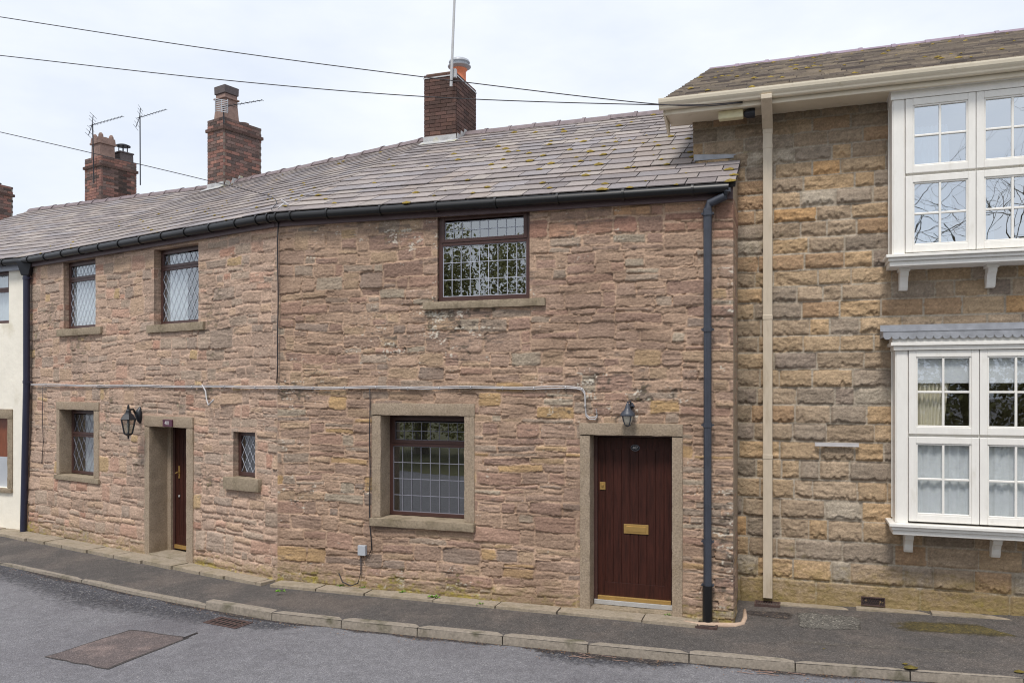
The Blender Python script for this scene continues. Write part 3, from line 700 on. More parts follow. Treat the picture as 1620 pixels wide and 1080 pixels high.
# patches
def sheet(name, pts, m, z, label=None, kind='structure', k=6, jag=.015, seed=1):
    rr = random.Random(seed); P = [ground(px, py, z) for px, py in pts]; loop = []
    for i in range(len(P)):
        a, b = P[i], P[(i+1) % len(P)]
        for j in range(k): q = a.lerp(b, j/k); loop.append(q+Vector((rr.uniform(-jag, jag), rr.uniform(-jag, jag), 0)))
    mb = MB(); c = sum(loop, Vector())/len(loop); mb.add(loop+[c], [(i, (i+1) % len(loop), len(loop)) for i in range(len(loop))])
    for v in range(len(mb.v)): x, y, _ = mb.v[v]; mb.v[v] = (x, y, z)
    return tag(mb.build(name, m), kind=kind, label=label)
sheet('road_patch', [(70, 1038.5), (206, 994.6), (301, 1007.6), (170, 1058)], M['rim'], -.1475, seed=1)
sheet('road_patch', [(74, 1038), (206, 996), (296, 1008), (168, 1056)], M['patch'], -.147)
sheet('road_crack', [(288, 1008), (312, 999), (313, 1000.5), (291, 1010)], M['iron'], -.1465, k=3, jag=.004)
for nm, pts, m_, s_ in (('pavement_patch', [(1261, 967), (1362, 975), (1362, 997), (1264, 992)], M['patch2'], 2), ('pavement_patch', [(1375, 974), (1760, 994), (1760, 1018), (1385, 1000)], M['mossy'], 3), ('pavement_patch', [(1180, 1004), (1620, 1030), (1620, 1042), (1190, 1016)], M['worn'], 7), ('pavement_patch', [(1168, 962), (1262, 966), (1262, 984), (1200, 984), (1172, 972)], M['grit'], 5)):
    rr = random.Random(s_); pxs_ = []
    mb = MB(); G = []
    k = 10; q0, q1, q2, q3 = [Vector(p) for p in (pts[0], pts[1], pts[2], pts[-1])]
    for j in range(9):
        for i in range(k+1):
            a = q0.lerp(q1, i/k); b = q3.lerp(q2, i/k); q = a.lerp(b, j/8)
            if j in (0, 8): q.y += rr.uniform(-1.3, 1.3)
            kk = kpt(q.x); wb = wall_base(q.x); wb = Vector((wb.x, wb.y, wz(q.x)))
            zz = 0
            for _ in range(4):
                g = ground(q.x, q.y, zz); f_ = max(0, min(1, (Vector((g.x, g.y))-Vector((kk.x, kk.y))).length/(Vector((wb.x, wb.y))-Vector((kk.x, kk.y))).length))
                zz = kk.z-.006+(wz(q.x)-.004-kk.z)*f_+.004
            G.append(ground(q.x, q.y, zz))
    mb.fade = [((.95 if (0 < j < 8 and 0 < i < k) else .5) if m_ is M['patch2'] else (.5 if m_ is M['worn'] else .8)*min(1, 1.1*math.sin(math.pi*j/8))*min(1, 1.8*math.sin(math.pi*i/k))) for j in range(9) for i in range(k+1)]
    mb.add(G, [(j*(k+1)+i, j*(k+1)+i+1, (j+1)*(k+1)+i+1, (j+1)*(k+1)+i) for j in range(8) for i in range(k)])
    tag(mb.build(nm, m_), kind='structure')
# flags along the wall foot
def flags(name, pl, u0, u1, wd, z, step, seed, zb=0, slope=0, wd2=None):
    mb = MB(); r = random.Random(seed); u = u0
    while u < u1-.05:
        w_ = min(step*r.uniform(.8, 1.25), u1-u)
        mb.rough(pl, u+.006, u+w_-.006, -.04, (wd if wd2 is None else wd+(wd2-wd)*(u-u0)/(u1-u0))+r.uniform(-.012, .012), z-.14, z+r.uniform(0, .008)+slope*(u-u0), .07, .005, seed=r.randrange(9999)+1); u += w_
    return tag(mb.build(name, M['flag'], smooth=True), kind='structure')
flags('footway_flags', PR, .05, PR.u(1108), .27, .012, .85, 1)
flags('footway_flags', PL, .0, LL-.02, .42, .012, .62, 2, wd2=.27)
flags('footway_flags', PW, 2.0, 5.98, .42, .012, .7, 3)
flags('footway_flags', PH, PH.u(1232), 7.5, .16, .075, .95, 4, slope=.028)
mb = MB(); rr = random.Random(5)      # broken mortar fillet round the cottage corner
cor = [PR.P(PR.u(1085), .16, .0), PR.P(PR.u(1105), .19, 0), PR.P(LR+.02, .1, 0), PR.P(LR+.10, .02, .0), PR.P(LR+.12, -.2, .01), PR.P(LR+.10, -.5, .03)]
mb.tube([q+Vector((0, 0, -.005)) for q in cor], [.03, .028, .035, .03, .03, .02], 7)
tag(mb.build('mortar_fillet', M['putty'], smooth='all'), kind='structure')

# ================================================================ BUILDINGS
bis = (PR.n+PL.n).normalized(); bis = bis/ (bis.dot(PR.n))
bis2 = (PW.n+PL.n).normalized(); bis2 = bis2/(bis2.dot(PL.n))
RIDGE_Z, RD = EYE+4.70, -4.35
def v3(p, z): return Vector((p.x, p.y, z))
def off(pl, d): return pl.o+pl.n*d
EO = .13
eB = inter(off(PR, EO), PR.t, off(PL, EO), PL.t); gB = inter(off(PR, RD), PR.t, off(PL, RD), PL.t)
eC = inter(off(PW, EO), PW.t, off(PL, EO), PL.t); gC = inter(off(PW, RD), PW.t, off(PL, RD), PL.t)
EZL, EZR = EYE+2.40, EYE+2.31        # gutter rim height on the left range and at the right end
slate_pal = [sc(142, 133, 130), sc(147, 138, 134), sc(133, 125, 124), sc(154, 145, 139), sc(138, 132, 133), sc(144, 133, 127), sc(126, 118, 117)]

# ---- right-hand cottage
cot = thing('stone_cottage', PR.P(LR/2, 0, 0), 'rubble stone cottage with a leaded upper window, dark red door and thick grey downpipe', 'cottage')
Rr = lambda *a, **k: PR.R(*a, **k)
W1 = (PR.u(692), PR.u(838), PR.z(692, 477), PR.z(692, 340))
w2o = (PR.u(588), PR.u(752), PR.z(588, 830), PR.z(588, 637)); w2i = (PR.u(603), PR.u(734.5), PR.z(603, 818), PR.z(603, 656.5))
d1o = (PR.u(917), PR.u(1081), PR.z(917, 957), PR.z(917, 668)); d1i = (PR.u(934), PR.u(1063), .0, PR.z(934, 687.5))
holes = [(*W1, .09), (w2o[0]+.015, w2o[1]-.015, w2o[2]+.02, w2o[3]-.015, .1), (d1o[0]+.015, d1o[1]-.015, -.12, d1o[3]-.015, .1)]
relief_wall('wall', cot, M['rubble'], PR, LR, -.12, (EZL-.16, EZR-.15), .0095, holes, 'right', 11, bend0=bis, ends=(0, 1.0))
# upper window, flush
window(cot, PR, *W1, -.035, PR.z(692, 386), 'grid', 9, (3, 2), fw=.06, label='wide brown upper window with rectangular leaded panes')
# lower window in its gritstone frame
su = MB(); jw = .012
su.rough(PR, w2o[0], w2o[1], -.24, .022, w2i[3], w2o[3]); su.rough(PR, w2o[0]+.004, w2i[0], -.30, .016, w2i[2]+.001, w2i[3]-.003); su.rough(PR, w2i[1], w2o[1]-.004, -.30, .016, w2i[2]+.001, w2i[3]-.003)
su.build('window_surround', M['sur'], cot, smooth=True)
su = MB(); su.rough(PR, w2o[0]-.0, w2o[1]+.005, -.30, .075, w2o[2], w2i[2]); su.build('window_sill', M['sill'], cot, smooth=True)
window(cot, PR, w2i[0], w2i[1], w2i[2]+.005, w2i[3]-.005, -.245, PR.z(680, 703, -.24), 'grid', 8, (4, 2), fw=.05, came=M['camed'], label='brown leaded window deep in a gritstone frame beside the door')
su = MB(); us = PR.R(668, 862, 477, 489, d=.06); su.rough(PR, us[0], us[1], -.1, .06, W1[2]-.105, W1[2]-.004); su.build('window_sill', M['sill'], cot, smooth=True)
# door
su = MB(); su.rough(PR, d1o[0], d1o[1], -.22, .03, d1i[3], d1o[3]); su.rough(PR, d1o[0]+.004, d1i[0], -.34, .022, -.05, d1i[3]-.003); su.rough(PR, d1i[1], d1o[1]-.004, -.34, .022, -.05, d1i[3]-.003)
su.build('door_surround', M['sur'], cot, smooth=True)
su = MB(); su.rough(PR, d1i[0]-.01, d1i[1]+.01, -.36, -.01, -.1, .032); su.build('doorstep', M['sill'], cot, smooth=True)
def plank_door(parent, pl, u0, u1, z0, z1, d, label, planks=7, brass=True):
    fr = MB(); fr.box(pl, u0, u0+.045, d-.05, d+.02, z0, z1); fr.box(pl, u1-.03, u1, d-.05, d+.02, z0, z1); fr.box(pl, u0+.045, u1-.03, d-.05, d+.02, z1-.03, z1)
    fr.build('door_frame', M['brown'], parent, bevel=.003)
    a, b, c, e = u0+.05, u1-.035, z0+.06, z1-.035
    o = MB(); o.box(pl, a, b, d-.05, d-.012, c, e)           # core
    s_ = .085; o.box(pl, a, a+s_, d-.012, d, c, e); o.box(pl, b-s_, b, d-.012, d, c, e); o.box(pl, a+s_, b-s_, d-.012, d, c, c+.19)
    # arched head rail
    n = 10
    for i in range(n):
        x0 = a+s_+(b-a-2*s_)*i/n; x1 = a+s_+(b-a-2*s_)*(i+1)/n; k0 = .13+.05*abs(2*i/n-1)**2; k1 = .13+.05*abs(2*(i+1)/n-1)**2
        o.hexa([pl.P(x0, d, e-k0), pl.P(x1, d, e-k1), pl.P(x1, d-.012, e-k1), pl.P(x0, d-.012, e-k0), pl.P(x0, d, e), pl.P(x1, d, e), pl.P(x1, d-.012, e), pl.P(x0, d-.012, e)])
    w_ = (b-a-2*s_)/planks
    for i in range(planks): o.box(pl, a+s_+w_*i+.004, a+s_+w_*(i+1)-.004, d-.012, d-.003, c+.19, e-.12)
    dr = o.build('door', M['door'], parent, bevel=.0025); dr['label'] = label
    return dr, (a, b, c, e)
dr, (a, b, c, e) = plank_door(cot, PR, d1i[0], d1i[1], .058, d1i[3], -.2, 'closed dark red plank door with a brass letter plate')
dd = -.2; mu = (a+b)/2
x = MB(); lp = PR.R(987, 1026, 829, 844, d=dd); x.box(PR, lp[0], lp[1], dd, dd+.008, lp[2], lp[3]); x.box(PR, lp[0]+.03, lp[1]-.03, dd+.008, dd+.013, lp[2]+.025, lp[3]-.025); x.build('letter_plate', M['brass'], dr, bevel=.002)
x = MB(); x.box(PR, a, b, dd-.02, dd+.03, c-.025, c+.022); x.build('weather_bar', M['brass'], dr, bevel=.004)
x = MB(); x.box(PR, a-.04, b+.03, dd-.03, dd+.045, c-.082, c-.027); x.build('threshold', M['alu'], cot, bevel=.003)
lk = PR.R(949, 958, 762, 774, d=dd); x = MB(); x.box(PR, lk[0], lk[1], dd, dd+.008, lk[2], lk[3]); q = PR.P((lk[0]+lk[1])/2, dd+.008, (lk[2]+lk[3])/2+.01); x.tube([q, q+Vector((PR.n.x, PR.n.y, 0))*.012], .016, 10); x.build('lock', M['brass'], dr, bevel=.002)
pu, pz = PR.u(1005, dd), PR.z(1005, 708, dd)
x = MB(); n = 24; vs = []
for k in range(n): an = 6.2832*k/n; vs += [PR.P(pu+.055*math.cos(an), dd+.001, pz+.040*math.sin(an)), PR.P(pu+.055*math.cos(an), dd+.006, pz+.040*math.sin(an))]
x.add(vs, [(2*k, (2*k+2) % (2*n), (2*k+3) % (2*n), 2*k+1) for k in range(n)]+[tuple(range(1, 2*n, 2))]); npl = x.build('number_plate', M['iron'], dr)
x = MB(); x.tube([PR.P(pu+.052*math.cos(6.2832*k/n), dd+.006, pz+.037*math.sin(6.2832*k/n)) for k in range(n+1)], .0022, 5, caps=False); x.build('plate_rim', M['camed'], npl) if False else x.build('plate_rim', M['camed'], dr)
text('407', 'number', PR, pu, dd+.0065, pz, .045, M['inkw'], dr)
# gutter, fascia, downpipe
g0, g1 = v3(eB, EZL-.06), PR.P(PR.u(1153, EO), EO, EZR-.055)
gutter(cot, [g0-Vector((bis.x, bis.y, 0))*.02, g0+Vector((PR.t.x, PR.t.y, 0))*.15-Vector((bis.x, bis.y, 0))*.012, g0+(g1-g0)*.08, g1], M['gutter'], .058, .8)
x = MB(); fz = lambda u: EZL+(EZR-EZL)*u/LR
x.hexa([PR.P(0, .062, fz(0)-.175), PR.P(LR, .062, fz(LR)-.165), PR.P(LR, .03, fz(LR)-.165), PR.P(0, .03, fz(0)-.175), PR.P(0, .062, fz(0)), PR.P(LR, .062, fz(LR)), PR.P(LR, .03, fz(LR)), PR.P(0, .03, fz(0))]); x.build('fascia', M['fascia'], cot)
def pipe(parent, pts, r, m, rings=(), name='downpipe', n=14, lugs=True, pl=None):
    x = MB(); x.tube(pts, r, n)
    for q in rings:
        q = Vector(q); x.tube([q-Vector((0, 0, .025)), q+Vector((0, 0, .025))], r*1.12, n)
        if lugs and pl:
            for s_ in (-1, 1): p = q+Vector((pl.t.x, pl.t.y, 0))*s_*r*1.25; x.tube([p-Vector((pl.n.x, pl.n.y, 0))*.06, p+Vector((pl.n.x, pl.n.y, 0))*.012], .012, 8)
    return x.build(name, m, parent, smooth=True)
up_, dp_ = PR.u(1150, .13), PR.u(1119.5, .10)
pts = [PR.P(up_, .13, EZR-.06), PR.P(up_, .13, PR.z(1150, 303, .13)), PR.P(up_-.02, .125, PR.z(1150, 310, .13)), PR.P(dp_+.02, .10, PR.z(1120, 322, .1)), PR.P(dp_, .10, PR.z(1120, 330, .1)), PR.P(dp_, .12, .02)]
pr_ = [PR.P(dp_, .105, PR.z(1120, y, .1)) for y in (338, 521, 672, 856, 925)]
pipe(cot, pts, .048, M['pipe'], pr_, pl=PR)
x = MB(); x.tube([PR.P(dp_, .118, .03), PR.P(dp_, .115, PR.z(1120, 925, .1))], .056, 14); x.build('pipe_shoe', M['gutter'], cot, smooth=True)
gl = thing('gully', PR.P(dp_, .15, -.02), 'small dark gully grate under the cottage\'s grey downpipe', 'drain')
x = MB(); x.ring(PR, dp_-.12, dp_+.12, -.03, .02, .001, 0, 0) if False else None
x = MB()
for (a_, b_, c_, d_) in ((dp_-.12, dp_+.12, .02, .045), (dp_-.12, dp_+.12, .255, .28), (dp_-.12, dp_-.095, .045, .255), (dp_+.095, dp_+.12, .045, .255)): x.box(PR, a_, b_, c_, d_, -.05, .006)
x.build('frame', M['rust'], gl)
x = MB()
for i in range(6): x.box(PR, dp_-.095, dp_+.095, .055+i*.034, .073+i*.034, -.04, .0)
x.build('grate', M['iron'], gl)
# roof
GR1 = v3(inter(off(PR, RD), PR.t, PH.o, PH.n), RIDGE_Z)+Vector((PR.t.x, PR.t.y, 0))*.15
E_B, E_R = v3(eB, EZL+.01), PR.P(LR+.03, EO, EZR+.01)
kslope = .93/4.48
mid = PR.P(LR+.03, EO-.99, 0)
# roof line at the right stops against the taller house: lower strip runs on in front of its wall
GBz = v3(gB, RIDGE_Z)
uW = PR.u(1097, -.86)+.03
rise = (RIDGE_Z-EZR)/(EO-RD)
rows_low = 4
def roofz(u, d):
    e = EZL+(EZR-EZL)*u/LR+.01; return e+(RIDGE_Z-e)*(EO-d)/(EO-RD)
dS = -.80
S0 = v3(eB.lerp(gB, (EO-dS)/(EO-RD)), 0); S0.z = E_B.z+(RIDGE_Z-E_B.z)*(EO-dS)/(EO-RD)
S1 = PR.P(LR+.03, dS, roofz(LR, dS)); T1 = PR.P(uW, dS, roofz(uW, dS)); G1 = PR.P(uW, RD, RIDGE_Z)
ro, sp, nR = slate_roof('roof', cot, E_B, E_R, S0, S1, 4, .40, .012, slate_pal, 21, gr=(1.03, .97))
ro2, sp2, _ = slate_roof('roof', cot, S0, T1, GBz, G1, 15, .37, .012, slate_pal, 22, gr=(1.15, .8))
rg_ = ridge_run(cot, GBz-Vector((0, 0, .0)), G1, M['ridge'])
moss_clumps('moss', sp+sp2, lambda u, v: (.9*max(0, u-.15)**.7) if v < .6 and u > .2 else .12, 3, 'yellow moss clumps scattered on the slates of the right-hand cottage roof', sz=(.012, .052), base=E_B)
x = MB()      # lead flashing where the roof meets the taller house
x.hexa([PR.P(uW-.02, -.83, roofz(uW, -.83)+.02), PR.P(LR+.03, -.83, roofz(LR, -.83)+.02), PR.P(LR+.03, -.86, roofz(LR, -.86)+.02), PR.P(uW-.02, -.86, roofz(uW, -.86)+.02),
        PR.P(uW-.02, -.83, roofz(uW, -.83)+.10), PR.P(LR+.0, -.83, roofz(LR, -.83)+.06), PR.P(LR+.0, -.86, roofz(LR, -.86)+.06), PR.P(uW-.02, -.86, roofz(uW, -.86)+.10)])
x.build('flashing', M['lead'], cot, bevel=.004)
# side and rear shells so it is a closed house
def shell(parent, pl, u0, u1, ze, d0=-.02, sides=(True, True), name='rear_wall', m=None):
    x = MB(); dB = 2*RD-d0
    x.box(pl, u0, u1, dB-.2, dB, -.1, ze)
    return x.build(name, m or M['render'], parent)
shell(cot, PR, .2, LR-.1, EZR)
x = MB(); q = [PR.P(uW, RD, RIDGE_Z-.03), v3(gB, RIDGE_Z-.03), v3(inter(off(PR, 2*RD-EO), PR.t, off(PL, 2*RD-EO), PL.t), EZL), PR.P(uW, 2*RD-EO, EZR)]
x.add(q+[p+Vector((0, 0, .04)) for p in q], [(0, 1, 2, 3), (4, 5, 6, 7), (0, 1, 5, 4), (1, 2, 6, 5), (2, 3, 7, 6), (3, 0, 4, 7)], slate_pal[0]); x.build('rear_roof', M['slate'], cot)
x = MB(); x.add([PR.P(LR-.005, -.02, -.1), PR.P(LR-.005, -1.0, -.1), PR.P(LR-.005, -1.0, roofz(LR, -1.0)-.03), PR.P(LR-.005, -.02, roofz(LR, 0)-.03)], [(0, 1, 2, 3)]); x.build('side_wall', M['sur'], cot)

# ---- chimneys
def brick_box(mb, pl, u0, u1, d0, d1, z0, z1, pal, mortar, seed, ch=.075, bl=.225, sooty=None):
    r = random.Random(seed); mb.box(pl, u0+.008, u1-.008, d0+.008, d1-.008, z0, z1-.002, mortar)
    n = max(1, int(round((z1-z0)/ch))); ch = (z1-z0)/n
    for i in range(n):
        za, zb = z0+ch*i+.005, z0+ch*(i+1)-.005; offu = (i % 2)*bl/2
        u = u0-offu
        while u < u1-.01:
            a_, b_ = max(u, u0)+.005, min(u+bl, u1)-.005; u += bl
            if b_-a_ < .02: continue
            for (dA, dB) in ((d1-.05, d1+r.uniform(-.002, .003)), (d0-.002, d0+.05)):
                c_ = pal[r.randrange(len(pal))]; k = r.uniform(.75, 1.2)
                if sooty: k *= sooty((a_+b_)/2-(u0+u1)/2, dA)
                mb.box(pl, a_, b_, dA, dB, za, zb, tuple(q*k for q in c_))
        u = d0+.052-(bl/2-offu)
        while u < d1-.06:
            a_, b_ = max(u, d0+.052)+.005, min(u+bl, d1-.052)-.005; u += bl
            if b_-a_ < .02: continue
            for (uA, uB) in ((u1-.05, u1+r.uniform(-.002, .003)), (u0-.002, u0+.05)):
                c_ = pal[r.randrange(len(pal))]; k = r.uniform(.75, 1.2)
                if sooty: k *= sooty(0, (a_+b_)/2)
                mb.box(pl, uA, uB, a_, b_, za, zb, tuple(q*k for q in c_))
def stepped_flashing(parent, pl, u1, d1, d0, zf, ubase0):
    x = MB(); n = 3; st = (d1-d0)/n
    for i in range(n):       # stepped leads on the side
        a_, b_ = d1-st*i, d1-st*(i+1); m_ = a_+(b_-a_)*.4; top = zf(b_)+.07
        q = [(a_, zf(a_)-.03), (b_, zf(b_)-.03), (b_, top), (m_, top)]
        x.add([pl.P(u1+w_, d_, z_) for w_ in (.012+.002*i, .003) for d_, z_ in q], [(0, 1, 2, 3), (7, 6, 5, 4), (0, 4, 5, 1), (1, 5, 6, 2), (2, 6, 7, 3), (3, 7, 4, 0)])
    x.box(pl, ubase0-.005, u1+.01, d1+.002, d1+.012, zf(d1)-.06, zf(d1)+.12)
    x.hexa([pl.P(ubase0-.03, d1+.17, zf(d1+.17)+.02), pl.P(u1+.05, d1+.17, zf(d1+.17)+.02), pl.P(u1+.05, d1+.01, zf(d1)+.015), pl.P(ubase0-.03, d1+.01, zf(d1)+.015),
            pl.P(ubase0-.03, d1+.17, zf(d1+.17)+.028), pl.P(u1+.05, d1+.17, zf(d1+.17)+.028), pl.P(u1+.05, d1+.01, zf(d1)+.03), pl.P(ubase0-.03, d1+.01, zf(d1)+.03)])
    return x.build('flashing', M['flash'], parent)
redb = [sc(142, 106, 96), sc(134, 100, 92), sc(116, 96, 90), sc(148, 110, 98), sc(98, 86, 82), sc(124, 104, 97), sc(104, 89, 85)]
darkb = [sc(98, 76, 70), sc(91, 72, 66), sc(104, 80, 72), sc(86, 69, 64)]
mo = sc(134, 122, 112)
zfR = lambda d: roofz(2.2, d); zfL = lambda d: EZL+.01+(RIDGE_Z-EZL)*(EO-d)/(EO-RD)
def chim_z(pl, px, py, d): return pl.z(px, py, d)
# chimney of the right-hand cottage (its corner at px 721)
dF = RD+.50; cu1 = PR.u(721, dF); cu0 = PR.u(670.5, dF); ct = PR.z(721, 113, dF)
x = MB(); brick_box(x, PR, cu0, cu1, dF-1.0, dF, zfR(dF)-.2, ct, darkb, sc(80, 66, 60), 5, ch=.068)
c4 = x.build('chimney', M['brick'], cot)
stepped_flashing(c4, PR, cu1, dF, RD, zfR, cu0)
x = MB(); pc_ = PR.P((cu0+cu1)/2+.10, dF-.68, ct-.03); x.lathe(pc_, [(.16, 0), (.14, .05), (.125, .12), (.125, .30), (.15, .33), (.15, .36), (.12, .37)], 20); x.build('chimney_pot', M['terra'], c4, smooth=True)
x = MB(); x.lathe(pc_+Vector((0, 0, .33)), [(.13, 0), (.215, .05), (.22, .065), (.17, .07), (.165, .12), (.20, .135), (.19, .17), (.13, .205), (.02, .215)], 24); x.build('pot_cowl', M['greybox'], c4, smooth=True)
x = MB(); x.box(PR, cu0+.03, cu1-.03, dF-.97, dF-.03, ct-.004, ct+.03, sc(120, 98, 84)); x.build('flaunching', M['brick'], c4, bevel=.01)

# ---- left-hand cottage
cl = thing('stone_cottage', PL.P(LL/2, 0, 0), 'pinkish rubble stone cottage with diamond leaded windows, a recessed door and a lantern', 'cottage')
V1 = (PL.u(100.5), PL.u(151), PL.z(151, 517), PL.z(151, 407)); V2 = (PL.u(243.5), PL.u(314), PL.z(314, 509), PL.z(314, 384))
w3o = (PL.u(90.5), PL.u(158), PL.z(158, 765), PL.z(158, 636)); w3i = (PL.u(95.5), PL.u(149.5), PL.z(149, 756), PL.z(149, 649))
d2o = (PL.u(230), PL.u(307), 0, PL.z(307, 659.5)); d2i = (PL.u(238), PL.u(296), 0, PL.z(296, 677))
w4 = (PL.u(369), PL.u(403.5), PL.z(403, 757), PL.z(403, 684))
holes = [(*V1, .13), (*V2, .16), (w3o[0]+.015, w3o[1]-.015, w3o[2]+.02, w3o[3]-.015, .1), (d2o[0]+.015, d2o[1]-.015, -.12, d2o[3]-.015, .1), (*w4, .13)]
relief_wall('wall', cl, M['rubble'], PL, LL, -.12, (EZL-.16, EZL-.16), .0105, holes, 'left', 12, bend0=bis2, bend1=bis, ends=(.4, 0))
cur = drape(PL, V1[0]+.02, V1[0]+.72*(V1[1]-V1[0]), V1[2], V1[3], -.19, 7, .015)
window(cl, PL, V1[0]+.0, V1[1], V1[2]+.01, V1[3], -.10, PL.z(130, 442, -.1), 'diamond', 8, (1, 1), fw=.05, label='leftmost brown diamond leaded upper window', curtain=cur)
cur = drape(PL, V2[0]+.02, V2[0]+.52*(V2[1]-V2[0]), V2[2], V2[3], -.215, 9, .015, seed=3)
window(cl, PL, V2[0]+.0, V2[1], V2[2]+.01, V2[3], -.125, PL.z(280, 423, -.12), 'diamond', 8, (1, 1), fw=.05, label='larger brown diamond leaded upper window above the recessed door', curtain=cur)
for v_, (a_, b_) in ((V1, (89, 159)), (V2, (231, 321))):
    x = MB(); x.rough(PL, PL.u(a_, .05), PL.u(b_, .05), -.24, .055, v_[2]-.13, v_[2]+.0); x.build('window_sill', M['sill'], cl, smooth=True)
x = MB(); x.rough(PL, w3o[0], w3o[1], -.24, .03, w3i[3], w3o[3]); x.rough(PL, w3o[0]+.004, w3i[0], -.3, .022, w3i[2]+.001, w3i[3]-.003); x.rough(PL, w3i[1], w3o[1]-.004, -.3, .022, w3i[2]+.001, w3i[3]-.003)
x.build('window_surround', M['sur'], cl, smooth=True)
x = MB(); x.rough(PL, w3o[0]-.03, w3o[1]+.03, -.3, .055, w3o[2], w3i[2]); x.build('window_sill', M['sill'], cl, smooth=True)
cur = drape(PL, w3i[0]+.05, w3i[1]-.05, w3i[2], w3i[3], -.42, 6, .015, seed=5)
window(cl, PL, w3i[0], w3i[1], w3i[2]+.01, w3i[3]-.005, -.2, PL.z(130, 688, -.2), 'diamond', 6, (1, 1), fw=.05, came=M['camed'], label='brown diamond leaded ground floor window in a gritstone frame', curtain=cur)
x = MB(); x.rough(PL, PL.u(353, .07), PL.u(409, .07), -.2, .08, w4[2]-.18, w4[2]+.003); x.build('window_sill', M['sill'], cl, smooth=True)
window(cl, PL, w4[0], w4[1]+.01, w4[2]+.01, w4[3], -.09, None, 'diamond', 3, (1, 1), fw=.06, label='tiny brown diamond leaded window right of the recessed door')
# recessed door
x = MB(); x.rough(PL, d2o[0], d2o[1], -.3, .03, d2i[3], d2o[3]); x.rough(PL, d2o[0]+.004, d2i[0], -.42, .024, -.05, d2i[3]-.003); x.rough(PL, d2i[1], d2o[1]-.004, -.42, .024, -.05, d2i[3]-.003)
x.build('door_surround', M['sur'], cl, smooth=True)
x = MB(); x.rough(PL, d2i[0]-.01, d2i[1]+.01, -.5, .03, -.1, .045); x.build('doorstep', M['flag'], cl, smooth=True)
x = MB(); x.box(PL, d2i[0]-.01, d2i[1]+.3, -.56, -.46, 0, d2i[3]+.2); x.build('recess_wall', M['sur'], cl)
dr2, (a, b, c, e) = plank_door(cl, PL, d2i[0]+.09, d2i[1]+.05, .05, d2i[3]+.06, -.36, 'dark red plank door set deep in its gritstone recess', 6)
x = MB(); x.box(PL, d2i[0]-.005, d2i[0]+.088, -.45, -.3, .04, d2i[3]+.08); x.build('door_jamb', M['sur'], cl, bevel=.006)
x = MB(); x.box(PL, a, b, -.38, -.33, c-.03, c+.03); x.build('weather_bar', M['brass'], dr2, bevel=.004)
q = PL.P(a+.1, -.355, 1.32); x = MB(); x.box(PL, a+.08, a+.115, -.36, -.352, 1.22, 1.42); x.tube([q, q+Vector((PL.n.x, PL.n.y, 0))*.03, PL.P(a+.05, -.32, 1.30)], .011, 8); x.build('handle', M['brass'], dr2, smooth=True)
x = MB(); q = PL.P(a+.1, -.358, .93); x.tube([q, q+Vector((PL.n.x, PL.n.y, 0))*.01], .018, 12); x.build('lock', M['alu'], dr2)
pq = PL.R(259, 273.5, 663.5, 674.5, d=.035); x = MB(); x.box(PL, pq[0], pq[1], .03, .055, pq[2], pq[3]); npl = x.build('number_plaque', mat('maroon_plaque', sc(84, 44, 62), .35), cl, bevel=.003)
text('401', 'number', PL, (pq[0]+pq[1])/2, .056, (pq[2]+pq[3])/2, .085, M['inkw'], npl)
gutter(cl, [v3(eC, EZL-.06), v3(eB, EZL-.06)-Vector((PL.t.x, PL.t.y, 0))*.45, v3(eB, EZL-.06)-Vector((PL.t.x, PL.t.y, 0))*.15-Vector((bis.x, bis.y, 0))*.012, v3(eB, EZL-.06)-Vector((bis.x, bis.y, 0))*.02], M['gutter'], .058, .55)
x = MB(); x.box(PL, 0, LL, .03, .062, EZL-.175, EZL); x.build('fascia', M['fascia'], cl)
E_C, G_C = v3(eC, EZL+.01), v3(gC, RIDGE_Z)
# the eave drops a touch towards the white house
roL, spL, _ = slate_roof('roof', cl, E_C, E_B, G_C, GBz, 19, .37, .012, slate_pal, 23, gr=(1.15, .8))
ridge_run(cl, G_C, GBz, M['ridge'])
moss_clumps('moss', spL, lambda u, v: .35 if v < .45 else .08, 6, 'sparse yellow moss on the slates of the left-hand cottage roof', base=E_C)
shell(cl, PL, .2, LL-1.0, EZL)
x = MB(); q = [G_C, GBz, v3(inter(off(PR, 2*RD-EO), PR.t, off(PL, 2*RD-EO), PL.t), EZL), v3(inter(off(PW, 2*RD-EO), PW.t, off(PL, 2*RD-EO), PL.t), EZL)]
q = [p-Vector((0, 0, .03)) for p in q]; x.add(q+[p-Vector((0, 0, .04)) for p in q], [(0, 1, 2, 3), (4, 5, 6, 7), (0, 1, 5, 4), (1, 2, 6, 5), (2, 3, 7, 6), (3, 0, 4, 7)], slate_pal[0]); x.build('rear_roof', M['slate'], cl)
# its chimney (corner px 353)
def cap_courses(x, pl, u0, u1, d0, d1, z, pal, seed): 
    brick_box(x, pl, u0-.035, u1+.035, d0-.035, d1+.035, z-.28, z-.205, [sc(96, 76, 70)], mo, seed); brick_box(x, pl, u0, u1, d0, d1, z-.205, z, pal, mo, seed+1)
def stack(parent, pl, pxl, pxc, dF, ln, ytop, seed, sooty=None, label=None, zf=zfL):
    u1 = pl.u(pxc, dF); u0 = pl.u(pxl, dF); zt = pl.z(pxc, ytop, dF); x = MB()
    brick_box(x, pl, u0, u1, dF-ln, dF, zf(dF)-.25, zt-.28, redb, mo, seed, sooty=sooty); cap_courses(x, pl, u0, u1, dF-ln, dF, zt, redb, seed+5)
    o = x.build('chimney', M['brick'], parent); stepped_flashing(o, pl, u1, dF, RD-.1, zf, u0); return o, u0, u1, zt
c3, u0, u1, zt = stack(cl, PL, 328, 353.5, RD+.42, 1.05, 184, 31)
um = (u0+u1)/2
